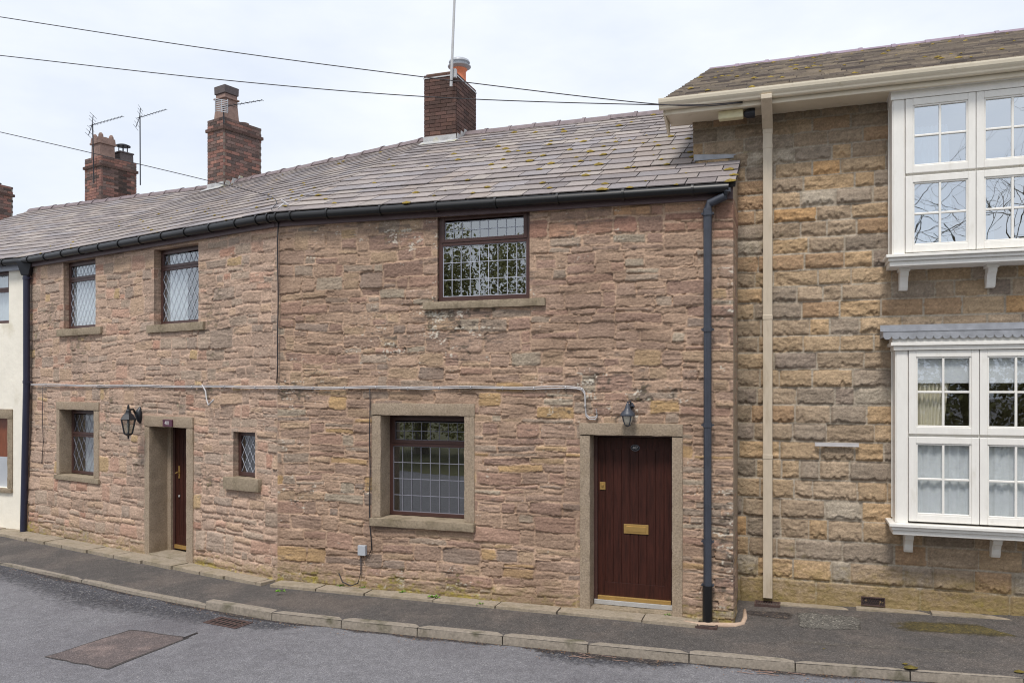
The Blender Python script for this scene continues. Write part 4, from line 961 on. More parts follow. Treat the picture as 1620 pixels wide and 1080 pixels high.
def sq(x, pl, u, d, z, prof):
    for (r0, za, r1, zb) in prof: x.hexa([pl.P(u-r0, d+r0, z+za), pl.P(u+r0, d+r0, z+za), pl.P(u+r0, d-r0, z+za), pl.P(u-r0, d-r0, z+za), pl.P(u-r1, d+r1, z+zb), pl.P(u+r1, d+r1, z+zb), pl.P(u+r1, d-r1, z+zb), pl.P(u-r1, d-r1, z+zb)])
    return x
x = sq(MB(), PL, um, RD+.12, zt-.02, [(.20, 0, .175, .36), (.175, .363, .17, .52), (.205, .50, .205, .535), (.17, .52, .165, .62)]); x.build('chimney_pot', M['clay'], c3, bevel=.008)
x = sq(MB(), PL, um, RD+.12, zt-.02, [(.19, .622, .195, .80)]); x.build('pot_cap', M['clayg'], c3, bevel=.01)
x = MB(); x.lathe(PL.P(um, RD-.35, zt-.03), [(.14, 0), (.12, .1), (.13, .12)], 16); x.build('chimney_pot', M['clay'], c3, smooth=True)
# chimney over the party wall near the white house
c2, u0, u1, zt = stack(cl, PL, 134, 159.5, RD+.46, .98, 245, 41, sooty=lambda u, d: .45 if abs(d-(RD-.12)) < .16 else 1)
um = (u0+u1)/2
x = sq(MB(), PL, um, RD+.18, zt-.02, [(.21, 0, .20, .38), (.235, .38, .235, .43), (.22, .433, .21, .56)])
for s1 in (-1, 1):
    for s2 in (-1, 1): x.lathe(PL.P(um+s1*.14, RD+.18+s2*.14, zt+.54), [(.065, 0), (.06, .06), (.03, .11)], 8)
x.build('chimney_pot', M['clay'], c2, bevel=.006)
x = sq(MB(), PL, um, RD-.37, zt-.02, [(.19, 0, .18, .28), (.20, .283, .20, .32)]); x.build('chimney_pot', M['clayg'], c2, bevel=.006)
x = MB(); q = PL.P(um, RD-.37, zt+.30)
for k in range(6): an = k*1.047; p = q+Vector((.12*math.cos(an), .12*math.sin(an), 0)); x.tube([p, p+Vector((0, 0, .19))], .009, 6)
x.lathe(q+Vector((0, 0, .18)), [(.19, 0), (.185, .02), (.10, .055), (.01, .07)], 18); x.build('pot_cowl', M['iron'], c2, smooth=True)

# ---- white cottage at the left edge
wc = thing('white_cottage', PW.P(LW-.5, 0, 0), 'white rendered cottage at the left edge beyond the navy downpipe', 'cottage')
# openings just inside the frame
wa = (PW.u(-26), PW.u(12.5), PW.z(10, 511), PW.z(10, 427)); wb_o = (PW.u(-30), PW.u(19), PW.z(16, 772), PW.z(16, 647)); wb = (wb_o[0]+.1, PW.u(11), wb_o[2], PW.z(11, 662))
x = MB(); segs = [(0, wa[0], -.1, EZL-.12), (wa[0], wa[1], wa[3], EZL-.12), (wa[0], wa[1], wb_o[3], wa[2]), (wa[1], LW-.01, wb_o[3], EZL-.12), (wa[0], wb_o[0], -.1, wb_o[3]), (wb_o[0], wb_o[1], -.1, wb_o[2]), (wb_o[1], LW-.01, -.1, wb_o[3]), ]
for a_, b_, c_, e_ in segs:
    if b_-a_ > .005: x.box(PW, a_, b_, -.3, -.02, c_, e_)
x.build('wall', M['render'], wc)
window(wc, PW, wa[0], wa[1], wa[2], wa[3], -.08, PW.z(5, 460, -.08), 'grid', 1, (1, 1), fw=.06, label='grey upper window cut by the left edge', curtain=drape(PW, wa[0], wa[1], wa[2], wa[3], -.2, 5, .01))
x = MB(); x.rough(PW, wb[0], wb_o[1], -.2, .0, wb[3], wb_o[3]); x.rough(PW, wb[1], wb_o[1], -.25, .0, wb_o[2], wb[3]-.002); x.rough(PW, wb[0]-.02, wb_o[1], -.25, .03, wb_o[2]-.09, wb_o[2]-.002); x.build('door_surround', M['sill'], wc, smooth=True)
x = MB(); zs_ = PW.z(5, 722, -.12); x.box(PW, wb[0], wb[1], -.17, -.13, zs_, wb[3]); x.build('door', mat('orange_brown_door', sc(122, 66, 38), .4, var=.25, streak=(10, 10, 1)), wc)
x = MB(); x.box(PW, wb[0], wb[1], -.17, -.13, wb_o[2], zs_); x.build('door_panel', M['greybox'], wc)
gutter(wc, [PW.P(0, EO, EZL-.06), v3(eC, EZL-.06)], M['gutter'], .055, .9)
x = MB(); x.box(PW, 0, LW-.02, -.01, .05, EZL-.2, EZL-.02); x.build('fascia', mat('pale_fascia', sc(150, 154, 164), .5), wc)
E_W, G_W = PW.P(0, EO, EZL+.01), PW.P(0, RD, RIDGE_Z)
slate_roof('roof', wc, E_W, E_C, G_W, G_C, 19, .37, .012, slate_pal, 24, gr=(1.15, .8))
ridge_run(wc, G_W, G_C, M['ridge'])
shell(wc, PW, 0, LW-.5, EZL)
x = MB(); q = [G_W, G_C, v3(inter(off(PW, 2*RD-EO), PW.t, off(PL, 2*RD-EO), PL.t), EZL), PW.P(0, 2*RD-EO, EZL)]
q = [p-Vector((0, 0, .03)) for p in q]; x.add(q+[p-Vector((0, 0, .04)) for p in q], [(0, 1, 2, 3), (4, 5, 6, 7), (0, 1, 5, 4), (1, 2, 6, 5), (2, 3, 7, 6), (3, 0, 4, 7)], slate_pal[0]); x.build('rear_roof', M['slate'], wc)
x = MB(); x.add([PW.P(0, -.02, -.1), PW.P(0, 2*RD, -.1), PW.P(0, 2*RD, EZL), PW.P(0, RD, RIDGE_Z-.05), PW.P(0, -.02, EZL-.05)], [(0, 1, 2, 3, 4)]); x.build('side_wall', M['render'], wc)
c1, u0, u1, zt = stack(wc, PW, -58, -36, RD+.42, 1.0, 283, 51)
um = (u0+u1)/2
x = MB(); x.lathe(PW.P(um, RD-.3, zt-.02), [(.13, 0), (.11, .08), (.13, .1), (.02, .14)], 12); x.build('chimney_pot', M['clayg'], c1, smooth=True)
# navy downpipe with hopper between the white and the stone cottage
up2 = PW.u(42, .1)
hz_ = PW.z(43, 436, .1)
pipe(wc, [PW.P(up2, .1, hz_), PW.P(up2, .1, PW.z(41, 610, .1)), PW.P(PW.u(37, .1), .1, .02)], .058, M['bluepipe'], [PW.P(up2, .1, hz_-.05), PW.P(up2, .1, PW.z(41, 604, .1))], pl=PW)
x = MB(); q = PW.P(up2, .1, hz_); x.hexa([q+Vector((-.07, -.06, 0)), q+Vector((.07, -.06, 0)), q+Vector((.07, .06, 0)), q+Vector((-.07, .06, 0)), q+Vector((-.15, -.09, .27)), q+Vector((.15, -.09, .27)), q+Vector((.15, .09, .27)), q+Vector((-.15, .09, .27))])
x.build('hopper', M['iron'], wc, bevel=.01)
x = MB(); x.tube([PL.P(.03, .05, 0.0), PL.P(.045, .05, 1.2), PL.P(.03, .05, 2.6)], .03, 8); x.build('corner_mortar', M['putty'], wc, smooth='all')

# ---- tall house on the right
hs = thing('stone_house', PH.P(3, 0, .1), 'taller coursed stone house with two white bay windows and a cream eaves gutter', 'house')
SOF = EYE+3.345
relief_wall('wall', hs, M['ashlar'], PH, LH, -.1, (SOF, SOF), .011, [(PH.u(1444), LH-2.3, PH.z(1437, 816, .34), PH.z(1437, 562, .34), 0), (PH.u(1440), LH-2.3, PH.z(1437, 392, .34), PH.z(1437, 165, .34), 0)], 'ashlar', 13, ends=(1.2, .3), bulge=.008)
# eaves: fascia, soffit, ogee gutter
ge = PH.u(1045, .52); FD = .42
x = MB(); x.box(PH, ge+.05, LH, -.05, FD, SOF, SOF+.02); x.build('soffit', M['cream'], hs, bevel=.003)
x = MB(); x.box(PH, ge+.05, LH, FD+.002, FD+.03, SOF-.01, SOF+.17); x.box(PH, ge+.05, LH, FD+.031, FD+.042, SOF+.055, SOF+.16)
x.hexa([PH.P(ge+.02, FD+.02, SOF), PH.P(ge+.048, FD+.02, SOF), PH.P(ge+.048, .05, SOF-.14), PH.P(ge+.02, .05, SOF-.14), PH.P(ge+.02, FD+.02, SOF+.17), PH.P(ge+.048, FD+.02, SOF+.17), PH.P(ge+.048, .05, SOF+.02), PH.P(ge+.02, .05, SOF+.02)])
x.build('fascia', M['cream'], hs, bevel=.003)
x = MB(); prof = [(.0, .0), (.05, 0), (.062, .012), (.066, .03), (.085, .05), (.098, .07), (.104, .10), (.104, .118), (.0, .118)]
vs = [PH.P(u_, FD+.044+a_, SOF+.045+b_) for u_ in (ge-.02, LH) for a_, b_ in prof]; m_ = len(prof)
x.add(vs, [(i, m_+i, m_+i+1, i+1) for i in range(m_-1)]+[tuple(range(m_)), tuple(range(2*m_-1, m_-1, -1))]); x.build('gutter', M['cream'], hs)
# roof
spal = [sc(150, 140, 130), sc(162, 151, 138), sc(138, 128, 121), sc(172, 160, 144), sc(120, 112, 108), sc(152, 142, 132)]
hE0, hE1 = PH.P(ge+.04, FD+.08, SOF+.165), PH.P(LH, FD+.08, SOF+.165)
hr = -3.73; HRZ = EYE+5.41
gu = PH.u(1122, hr); hG0, hG1 = PH.P(gu, hr, HRZ), PH.P(LH, hr, HRZ)
rh, sph, nH = slate_roof('roof', hs, hE0, hE1, hG0, hG1, 34, .28, .022, spal, 61, gr=(1.1, .9), jit=.012)
ridge_run(hs, hG0, hG1, M['ridgep'], step=.47, r=.095)
moss_clumps('moss', sph, lambda u, v: .10, 8, 'brown yellow moss tufts on the stone slates of the taller right-hand roof', sz=(.012, .035), base=hE0)
x = MB(); q = [hG0, hG1, PH.P(LH, 2*hr, SOF), PH.P(ge+.6, 2*hr, SOF)]; q = [p-Vector((0, 0, .05)) for p in q]; x.add(q+[p-Vector((0, 0, .04)) for p in q], [(0, 1, 2, 3), (4, 5, 6, 7), (0, 1, 5, 4), (1, 2, 6, 5), (2, 3, 7, 6), (3, 0, 4, 7)], spal[0]); x.build('rear_roof', M['slate'], hs)
x = MB(); x.add([PH.P(.04, -1.15, -.1), PH.P(gu+.2, 2*hr+.3, -.1), PH.P(gu+.2, 2*hr+.3, SOF), PH.P(gu+.05, hr, HRZ-.2), PH.P(.04, -1.15, SOF+.3)], [(0, 1, 2, 3, 4)])
x.add([PH.P(.04, -.03, SOF-.02), PH.P(.04, -1.16, SOF-.02), PH.P(.04, -1.16, SOF+.5)], [(0, 1, 2)]); x.build('side_wall', M['sur'], hs)
x = MB(); x.box(PH, .5, LH, 2*hr+.1, 2*hr+.3, -.1, SOF); x.build('rear_wall', M['sur'], hs)
# cream square downpipe
du_ = PH.u(1214.5, .07); hw = .055
x = MB(); zt_ = PH.z(1214, 205, .07)
x.box(PH, du_-hw, du_+hw, .03, .10, PH.z(1214, 945, .07), zt_)
x.hexa([PH.P(du_-hw*1.12, .11, zt_), PH.P(du_+hw*1.12, .11, zt_), PH.P(du_+hw*1.12, .03, zt_), PH.P(du_-hw*1.12, .03, zt_)] + [PH.P(du_-hw*1.12, FD+.14, SOF+.02), PH.P(du_+hw*1.12, FD+.14, SOF+.02), PH.P(du_+hw*1.12, FD+.055, SOF+.02), PH.P(du_-hw*1.12, FD+.055, SOF+.02)])
x.box(PH, du_-hw*1.12, du_+hw*1.12, FD+.055, FD+.14, SOF+.02, SOF+.075)
for y in (208, 232, 502, 722): z_ = PH.z(1214, y, .07); x.box(PH, du_-hw*1.06, du_+hw*1.06, .025, .104, z_-.03, z_+.03)
x.build('downpipe', M['creamp'], hs, bevel=.006)
# bays
def casement(parent, pl, u0, u1, z0, z1, d, glass):
    f = MB(); f.ring(pl, u0+.003, u1-.003, z0+.003, z1-.003, .075, d-.05, d+.012, wb=.08); f.ring(pl, u0+.078, u1-.078, z0+.083, z1-.078, .018, d-.04, d+.002)
    a_, b_, c_, e_ = u0+.096, u1-.096, z0+.101, z1-.096; um, zm = (a_+b_)/2, (c_+e_)/2
    f.box(pl, um-.012, um+.012, d-.035, d+.0, c_, e_); f.box(pl, a_, um-.012, d-.035, d-.001, zm-.012, zm+.012); f.box(pl, um+.012, b_, d-.035, d-.001, zm-.012, zm+.012)
    o = f.build('casement', M['white'], parent, bevel=.005)
    g = MB()
    r_ = random.Random(int(u0*100+z0*37))
    for (p, q_, r, s_) in ((a_, um-.012, c_, zm-.012), (um+.012, b_, c_, zm-.012), (a_, um-.012, zm+.012, e_), (um+.012, b_, zm+.012, e_)):
        k1, k2 = r_.uniform(-.002, .002), r_.uniform(-.0015, .0015)
        g.add([pl.P(p, d-.02+k1, r), pl.P(q_, d-.02-k1, r), pl.P(q_, d-.02-k1+k2, s_), pl.P(p, d-.02+k1+k2, s_)], [(0, 1, 2, 3)])
    g.build('pane', glass, o); return o
BD = .34
cw = PH.u(1544, BD)-PH.u(1432, BD); ncol = 4
def bay(label, z0, zm, z1, ub0, glass, top):
    f = MB(); ue = ub0+cw*ncol; pw = .135
    f.box(PH, ub0-pw, ub0-.002, .0, BD-.004, z0-.02, z1+.0)       # corner post and returns
    f.box(PH, ub0-pw+.012, ub0-.012, BD-.004, BD+.004, z0-.02, z1)
    f.box(PH, ue+.002, ue+pw, .0, BD-.004, z0-.02, z1)
    f.box(PH, ub0-pw-.012, ub0-pw, .02, .07, z0, z1)
    f.box(PH, ub0-.001, ue+.001, BD-.07, BD-.03, zm-.03, zm+.03)
    f.box(PH, ub0-pw-.07, ue+pw+.07, -.02, BD+.10, z0-.055, z0-.021); f.box(PH, ub0-pw-.045, ue+pw+.045, -.02, BD+.07, z0-.095, z0-.056); f.box(PH, ub0-pw-.03, ue+pw+.03, -.02, BD+.045, z0-.15, z0-.096)
    if top == 'upper':
        f.box(PH, ub0-pw-.015, ue+pw+.015, 0, BD+.02, z1+.001, z1+.10); f.box(PH, ub0-pw-.03, ue+pw+.03, 0, BD+.04, z1+.101, SOF-.003)
    else:
        f.box(PH, ub0-pw-.02, ue+pw+.02, -.02, BD+.035, z1+.001, z1+.05); f.box(PH, ub0-pw-.05, ue+pw+.05, -.02, BD+.06, z1+.051, z1+.09); f.box(PH, ub0-pw-.035, ue+pw+.035, -.02, BD+.045, z1+.091, z1+.20)
    o = f.build('bay_window', M['white'], hs, bevel=.006); o['label'] = label
    for i in range(ncol):
        for (a_, b_) in ((z0, zm-.012), (zm+.012, z1)): casement(o, PH, ub0+cw*i, ub0+cw*(i+1), a_, b_, BD, glass)
    # corbels
    for px in ((1430, 1569) if top == 'upper' else (1438, 1577)):
        uc = PH.u(px, .15)
        for kk in (0, 1):
            uu = uc+kk*cw*2.45
            if uu > ue: continue
            c_ = MB(); pts = [(0.0, -.15), (.26, -.15), (.265, -.19), (.25, -.23), (.20, -.255), (.165, -.30), (.15, -.36), (.12, -.395), (.0, -.40)]
            n_ = len(pts); vs = [PH.P(uu+s_*.045, d_*.8, z0+z_) for s_ in (-1, 1) for d_, z_ in pts]
            c_.add(vs, [tuple(range(n_-1, -1, -1)), tuple(range(n_, 2*n_))]+[(i, (i+1) % n_, n_+(i+1) % n_, n_+i) for i in range(n_)])
            c_.box(PH, uu-.06, uu+.06, 0, .225, z0-.185, z0-.151)
            c_.build('corbel', M['white'], o, bevel=.004)
    return o, ue
zb = lambda y: PH.z(1437, y, BD)
bu0 = PH.u(1432, BD)
b1, ue = bay('upper white bay window on corbels under the eaves', zb(400), zb(277), zb(157), bu0, M['glassb'], 'upper')
b2, ue2 = bay('lower white bay window with a lead roof and scalloped lead edge', zb(824), zb(688), zb(554), PH.u(1437, BD), M['glassl'], 'lower')
for (bb, z0, z1, um) in ((b1, zb(400), zb(157), bu0), (b2, zb(824), zb(554), PH.u(1437, BD))):
    x = MB(); x.box(PH, um-.1, um+cw*4+.1, .03, .034, z0-.02, z1+.02) if False else None
    interior(bb, PH, um, um+cw*4, z0, z1, BD-.052, deep=2.2, m=M['roomp'])
# curtains
uL = PH.u(1437, BD); z0, zm, z1 = zb(824), zb(688), zb(554)
x = drape(PH, uL+.08, uL+.46, zm-.05, z1-.1, BD-.09, 8, .016, gather=uL+.36, seed=2); x.build('curtain', M['curtain2'], b2, smooth='all')
for i in range(4): x = drape(PH, uL+.07+cw*i, uL+cw*(i+1)-.02, z0, zm-.02, BD-.066, 6, .009, seed=20+i); x.build('net_curtain', M['curtain'], b2, smooth='all')
for i in range(4): x = MB(); x.box(PH, uL+cw*i+.06, uL+cw*(i+1)-.06, BD-.058, BD-.054, z1-.345, z1-.05); x.box(PH, uL+cw*i+.06, uL+cw*(i+1)-.06, BD-.062, BD-.053, z1-.37, z1-.346); x.build('roller_blind', M['curtain'], b2)
z0, zm, z1 = zb(400), zb(277), zb(157)
for i, g in ((0, None), (1, None), (2, None), (3, None)):
    x = drape(PH, bu0+.08+cw*i, bu0+cw*i+.08+(.36 if i == 0 else .08), z0, z1-.3 if i == 0 else zm-.1, BD-.1, 7, .02, gather=bu0+cw*i+(.5 if i == 0 else .2), seed=8+i); x.build('curtain', M['curtain'], b1, smooth='all')
# lead roof of the lower bay with scalloped drip
x = MB(); zt_ = zb(554)+.10; a_, b_ = PH.u(1437, BD)-.135-.13, ue2+.26; n = 40
z_w = PH.z(1400, 524, .03); 
x.hexa([PH.P(a_, BD+.075, zt_+.10), PH.P(b_, BD+.075, zt_+.10), PH.P(b_, 0, z_w-.07), PH.P(a_, 0, z_w-.07), PH.P(a_, BD+.075, zt_+.115), PH.P(b_, BD+.075, zt_+.115), PH.P(b_, 0, z_w), PH.P(a_, 0, z_w)])
x.box(PH, a_, b_, BD+.066, BD+.075, zt_+.055, zt_+.113); x.box(PH, a_, b_, .03, .066, z_w-.03, z_w+.07); x.box(PH, a_, a_+.008, 0.03, BD+.065, zt_+.05, zt_+.10)
nsc = int((b_-a_)/.085)
for i in range(nsc):
    uc = a_+.0425+i*.085; k = 8; vs = [PH.P(uc+.041*math.cos(math.pi*j/k), dd_, zt_+.056-.035*math.sin(math.pi*j/k)) for dd_ in (BD+.075, BD+.067) for j in range(k+1)]
    x.add(vs, [tuple(range(k, -1, -1)), tuple(range(k+1, 2*k+2))]+[(j, j+1, k+2+j, k+1+j) for j in range(k)])
x.build('lead_roof', M['lead'], b2)

# ================================================================ FITTINGS
# vent grille in the plinth
vq = PH.R(1362, 1400, 943, 957); q = PH.P((vq[0]+vq[1])/2, .03, vq[2])
vg = thing('air_vent', q, 'rusty lattice air vent in the mossy plinth of the tall house', 'vent')
x = MB(); x.ring(PH, vq[0], vq[1], vq[2], vq[3], .012, .0, .035); x.build('frame', M['rust'], vg)
x = MB(); x.box(PH, vq[0]+.012, vq[1]-.012, 0, .018, vq[2]+.012, vq[3]-.012); x.build('backing', M['iron'], vg)
x = MB(); leading(x, PH, vq[0]+.012, vq[1]-.012, vq[2]+.012, vq[3]-.012, .02, 'diamond', 9, 1, w=.006); x.build('lattice', M['rust'], vg)
# rust red gully under cream pipe
gq = PH.P(du_, .12, .06); gg = thing('gully', gq, 'rust red gully grate under the cream downpipe', 'drain')
x = MB()
for (a_, b_, c_, d_) in ((du_-.15, du_+.15, .03, .05), (du_-.15, du_+.15, .20, .22), (du_-.15, du_-.13, .05, .20), (du_+.13, du_+.15, .05, .20)): x.box(PH, a_, b_, c_, d_, .0, .075)
x.build('frame', M['rust'], gg)
x = MB()
for i in range(9): x.box(PH, du_-.12+i*.029, du_-.108+i*.029, .05, .20, .02, .068)
x.build('grate', M['rust'], gg)
# metal strip on the tall house
mq = PH.R(1289, 1359, 700, 706, d=.05); x = MB(); x.box(PH, mq[0], mq[1], .045, .06, mq[2], mq[3]); x.box(PH, mq[0], mq[1], .06, .075, mq[2], mq[2]+.012)
st = x.build('metal_strip', M['cable'], None, bevel=.002, base=PH.P(mq[0], 0, mq[2])); tag(st, 'thin pale metal strip fixed across the tall house wall beside the lower bay', 'bracket')
# flood light under eaves
fq = PH.u(1160, .3); fl = thing('floodlight', PH.P(fq, .2, SOF-.06), 'cream and black floodlight under the cream eaves of the tall house', 'light')
fa = PH.R(1137, 1176, 174, 188, d=.30); x = MB(); x.box(PH, fa[0], fa[1], .25, .36, SOF-.10, SOF-.002); x.build('housing', mat('pale_cream', sc(224, 216, 178), .5), fl, bevel=.012)
x = MB(); q = PH.P(fa[1]+.075, .31, SOF-.055); x.tube([q-Vector((PH.t.x, PH.t.y, 0))*.07, q-Vector((PH.t.x, PH.t.y, 0))*.03, q+Vector((PH.t.x, PH.t.y, 0))*.06], [.03, .055, .055], 12); x.build('lamp_head', M['iron'], fl, smooth=True)
# junction box on the right-hand cottage
bq = PR.R(567, 579, 862, 878, d=.05); jb = x = MB(); x.box(PR, bq[0], bq[1], .02, .075, bq[2], bq[3]); jb = x.build('junction_box', M['greybox'], None, bevel=.006, base=PR.P(bq[0], 0, bq[2]))
tag(jb, 'small grey plastic junction box low on the cottage wall', 'junction box')
# cables
def cab(name, pts, r, m, label, base=None, n=6):
    x = MB(); x.tube(pts, r, n); o = x.build(name, m, None, smooth='all', base=pts[0]); return tag(o, label, 'cable')
rc = random.Random(2)
def onR(px, py, d=.035): return PR.P(PR.u(px, d), d, PR.z(px, py, d))
def onL(px, py, d=.035): return PL.P(PL.u(px, d), d, PL.z(px, py, d))
run = [onL(46, 607.5)]+[onL(p, 608+.6*math.sin(p*.05)+(p-46)*.008) for p in range(80, 430, 25)]+[onL(437, 611.5, .045)]
run += [onR(443, 611.5, .045)]+[onR(p, 611.5+.8*math.sin(p*.04)) for p in range(470, 900, 25)]
tail = [onR(912, 612), onR(921, 614), onR(925, 620), onR(926, 640), onR(927, 655), onR(932, 660), onR(942, 660), onR(945, 655), onR(943, 647)]
for k, dz in enumerate((0, -.022)):
    x = MB(); x.tube([Vector(p)+Vector((0, 0, dz+rc.uniform(-.004, .004))) for p in run+tail], .0083, 7)
    if k == 0:
        for i, p in enumerate((run+tail)[1:-4]):
            if i % 2: t = (PR.t if i > 16 else PL.t); q = Vector(p)-Vector((0, 0, .014)); x.tube([q-Vector((t.x, t.y, 0))*.006, q+Vector((t.x, t.y, 0))*.006], .024, 8)
    o = x.build('wall_cable', M['cable'], None, smooth=True, base=run[0]); tag(o, 'pale grey cable clipped across both stone fronts, %s of the pair' % ('upper' if k == 0 else 'lower'), 'cable', group='pale cables across the stone fronts')
cab('thin_cable', [onR(440.5, 352, .07)]+[onR(439.5-.6*math.sin(i), 352+i*25, .055) for i in range(1, 10)]+[onR(438, 606, .05)], .009, M['cableb'], 'thin black cable dropping down the bend between the stone cottages')
cab('thin_cable', [onR(585, 613)]+[onR(585+.6*math.sin(i*1.3), 613+i*22) for i in range(1, 11)]+[onR(587, 850), onR(588, 868), onR(583, 879), onR(576, 876), onR(574, 871)], .008, M['cableb'], 'thin black cable from the pale cables down beside the gritstone window frame')
cab('thin_cable', [onR(571, 877), onR(571, 905, .05), onR(566, 922, .07), onR(555, 926, .1), onR(542, 920, .08), onR(536, 906, .05)], .008, M['cableb'], 'black cable looping down from the grey junction box to the ground')
cab('thin_cable', [onL(320, 609, .05), onL(325, 618, .07), onL(327, 632, .08), onL(330, 641, .1), onL(338, 632, .12)], .012, M['cable'], 'short loose pale cable end hanging above the recessed door')
cab('thin_cable', [onL(68, 610), onL(67, 660), onL(68.5, 700), onL(66, 733)], .006, M['cableb'], 'fine dark cable down the wall beside the far left ground floor window')
# overhead lines: bracket at the eaves of the tall house out to the left
bk = PH.P(PH.u(1175, .45), .47, SOF+.03)
def air(px, py, Y): s_ = F/Y; return Vector(((px-CX)/s_, Y, EYE+(HZ-py)/s_))
def wire(pts, label, r=.0062):
    # smooth curve through photo-measured points at real depths
    P = [Vector(p) for p in pts]; out_ = []
    for i in range(len(P)-1):
        p0, p1, p2, p3 = P[max(0, i-1)], P[i], P[i+1], P[min(len(P)-1, i+2)]
        for k in range(12): t = k/12; out_.append(.5*((2*p1)+(p2-p0)*t+(2*p0-5*p1+4*p2-p3)*t*t+(3*p1-p0-3*p2+p3)*t**3))
    out_.append(P[-1]); x = MB(); x.tube(out_, r, 6); o = x.build('overhead_wire', M['cableb'], None, smooth='all', base=out_[0]); return tag(o, label, 'wire', group='overhead wires')
wire([air(-60, 17, 12), air(0, 27, 11.9), air(335, 78, 11.2), air(670, 122, 10.4), air(1040, 165, 9.6), bk], 'highest overhead wire crossing the sky from the top left')
wire([air(-60, 83, 12), air(0, 88, 11.9), air(335, 125, 11.2), air(670, 153, 10.4), air(1040, 166, 9.6), bk+Vector((0, 0, .01))], 'second overhead wire crossing the sky below the highest one')
wire([air(-60, 195, 13), air(0, 209, 13), air(140, 241, 13), air(330, 286, 12.8), air(430, 312, 12.3), Vector(v3(eB, EZL+.05))], 'lowest overhead wire passing in front of the two red chimneys')
cab('roof_cable', [PR.P(.25, .35, EZL-.0), PR.P(.23, .2, EZL+.1), PR.P(.2, .05, EZL+.12), PR.P(.02, -.05, EZL+.22)], .009, M['cable'], 'short pale cable end curling over the gutter at the bend')
# lanterns
def lantern_left():
    d = .03; q = PL.P(PL.u(222, .02), .02, PL.z(222, 656, .02)); o = thing('wall_lantern', q, 'black glazed coach lantern on a curved bracket left of the recessed door', 'lantern')
    bodyc = PL.P(PL.u(203, .30), .30, 0); zt_ = PL.z(203, 664, .3)
    x = MB(); x.lathe(Vector((q.x, q.y, q.z)), [(.001, -.001)]*2, 4) if False else None
    nn = Vector((PL.n.x, PL.n.y, 0)); x = MB(); x.tube([q+Vector((0, 0, .13)), q+Vector((0, 0, .06))+nn*.02, q+nn*.03, q-Vector((0, 0, .08))+nn*.015, q-Vector((0, 0, .14))], [.015, .05, .06, .045, .012], 12)
    top = Vector((bodyc.x, bodyc.y, zt_+.18)); x.tube([q+nn*.03+Vector((0, 0, -.04)), q+nn*.10+Vector((0, 0, .05)), q.lerp(top, .6)+Vector((0, 0, .03)), top+Vector((0, 0, -.02))], [.022, .02, .017, .014], 8)
    x.build('bracket', M['iron'], o, smooth=True)
    c = Vector((bodyc.x, bodyc.y, zt_)); x = MB(); x.lathe(c, [(.122, 0), (.127, .012), (.078, .085), (.05, .11), (.04, .15), (.022, .17), (.02, .21), (.012, .24)], 6); x.build('cap', M['iron'], o)
    x = MB(); n = 6
    for k in range(n): an = 6.2832*k/n; dv_ = Vector((math.cos(an), math.sin(an), 0)); x.tube([c+dv_*.113, c+dv_*.065-Vector((0, 0, .22))], .009, 6)
    x.lathe(c-Vector((0, 0, .255)), [(.012, -.045), (.018, 0), (.067, .027), (.069, .04)], 6); x.build('cage', M['iron'], o)
    x = MB(); vs = []
    for r_, z_ in ((.107, -.002), (.061, -.215)):
        for k in range(n): an = 6.2832*k/n; vs.append(c+Vector((r_*math.cos(an), r_*math.sin(an), z_)))
    x.add(vs, [(k, (k+1) % n, n+(k+1) % n, n+k) for k in range(n)]); x.build('lantern_glass', M['lampglass'], o)
    x = MB(); x.lathe(c-Vector((0, 0, .19)), [(.018, 0), (.018, .08), (.027, .105), (.022, .14), (.005, .155)], 10); x.build('bulb', M['frost'], o, smooth=True)
lantern_left()
def lantern_right():
    q = PR.P(PR.u(999, .03), .03, PR.z(999, 648, .03)); o = thing('wall_lantern', q, 'small grey bell shaped lantern with frosted glass above the closed door', 'lantern')
    nn = Vector((PR.n.x, PR.n.y, 0)); x = MB(); x.tube([q+Vector((0, 0, .08)), q+Vector((0, 0, .04))+nn*.02, q+nn*.02-Vector((0, 0, .04)), q-Vector((0, 0, .09))], [.02, .045, .045, .02], 12)
    c = PR.P(PR.u(993, .14), .14, PR.z(993, 657, .14)); x.tube([q+nn*.02+Vector((0, 0, .02)), q+nn*.06+Vector((0, 0, .10)), c+Vector((0, 0, .16)), c+Vector((0, 0, .10))], .013, 8); x.build('bracket', M['pipe'], o, smooth=True)
    x = MB(); x.lathe(c, [(.088, -.005), (.09, .008), (.075, .035), (.045, .065), (.032, .09), (.026, .12), (.01, .15)], 18); x.build('cap', M['pipe'], o, smooth=True)
    x = MB(); x.lathe(c-Vector((0, 0, .115)), [(.012, 0), (.038, .015), (.055, .06), (.066, .11)], 14); x.build('lantern_glass', M['frost'], o, smooth=True)
    x = MB()
    for k in range(4): an = k*1.5708+.4; dv_ = Vector((math.cos(an), math.sin(an), 0)); x.tube([c+dv_*.075, c+dv_*.06-Vector((0, 0, .06)), c+dv_*.035-Vector((0, 0, .115)), c-Vector((0, 0, .13))], .006, 5)
    x.build('cage', M['pipe'], o)
lantern_right()
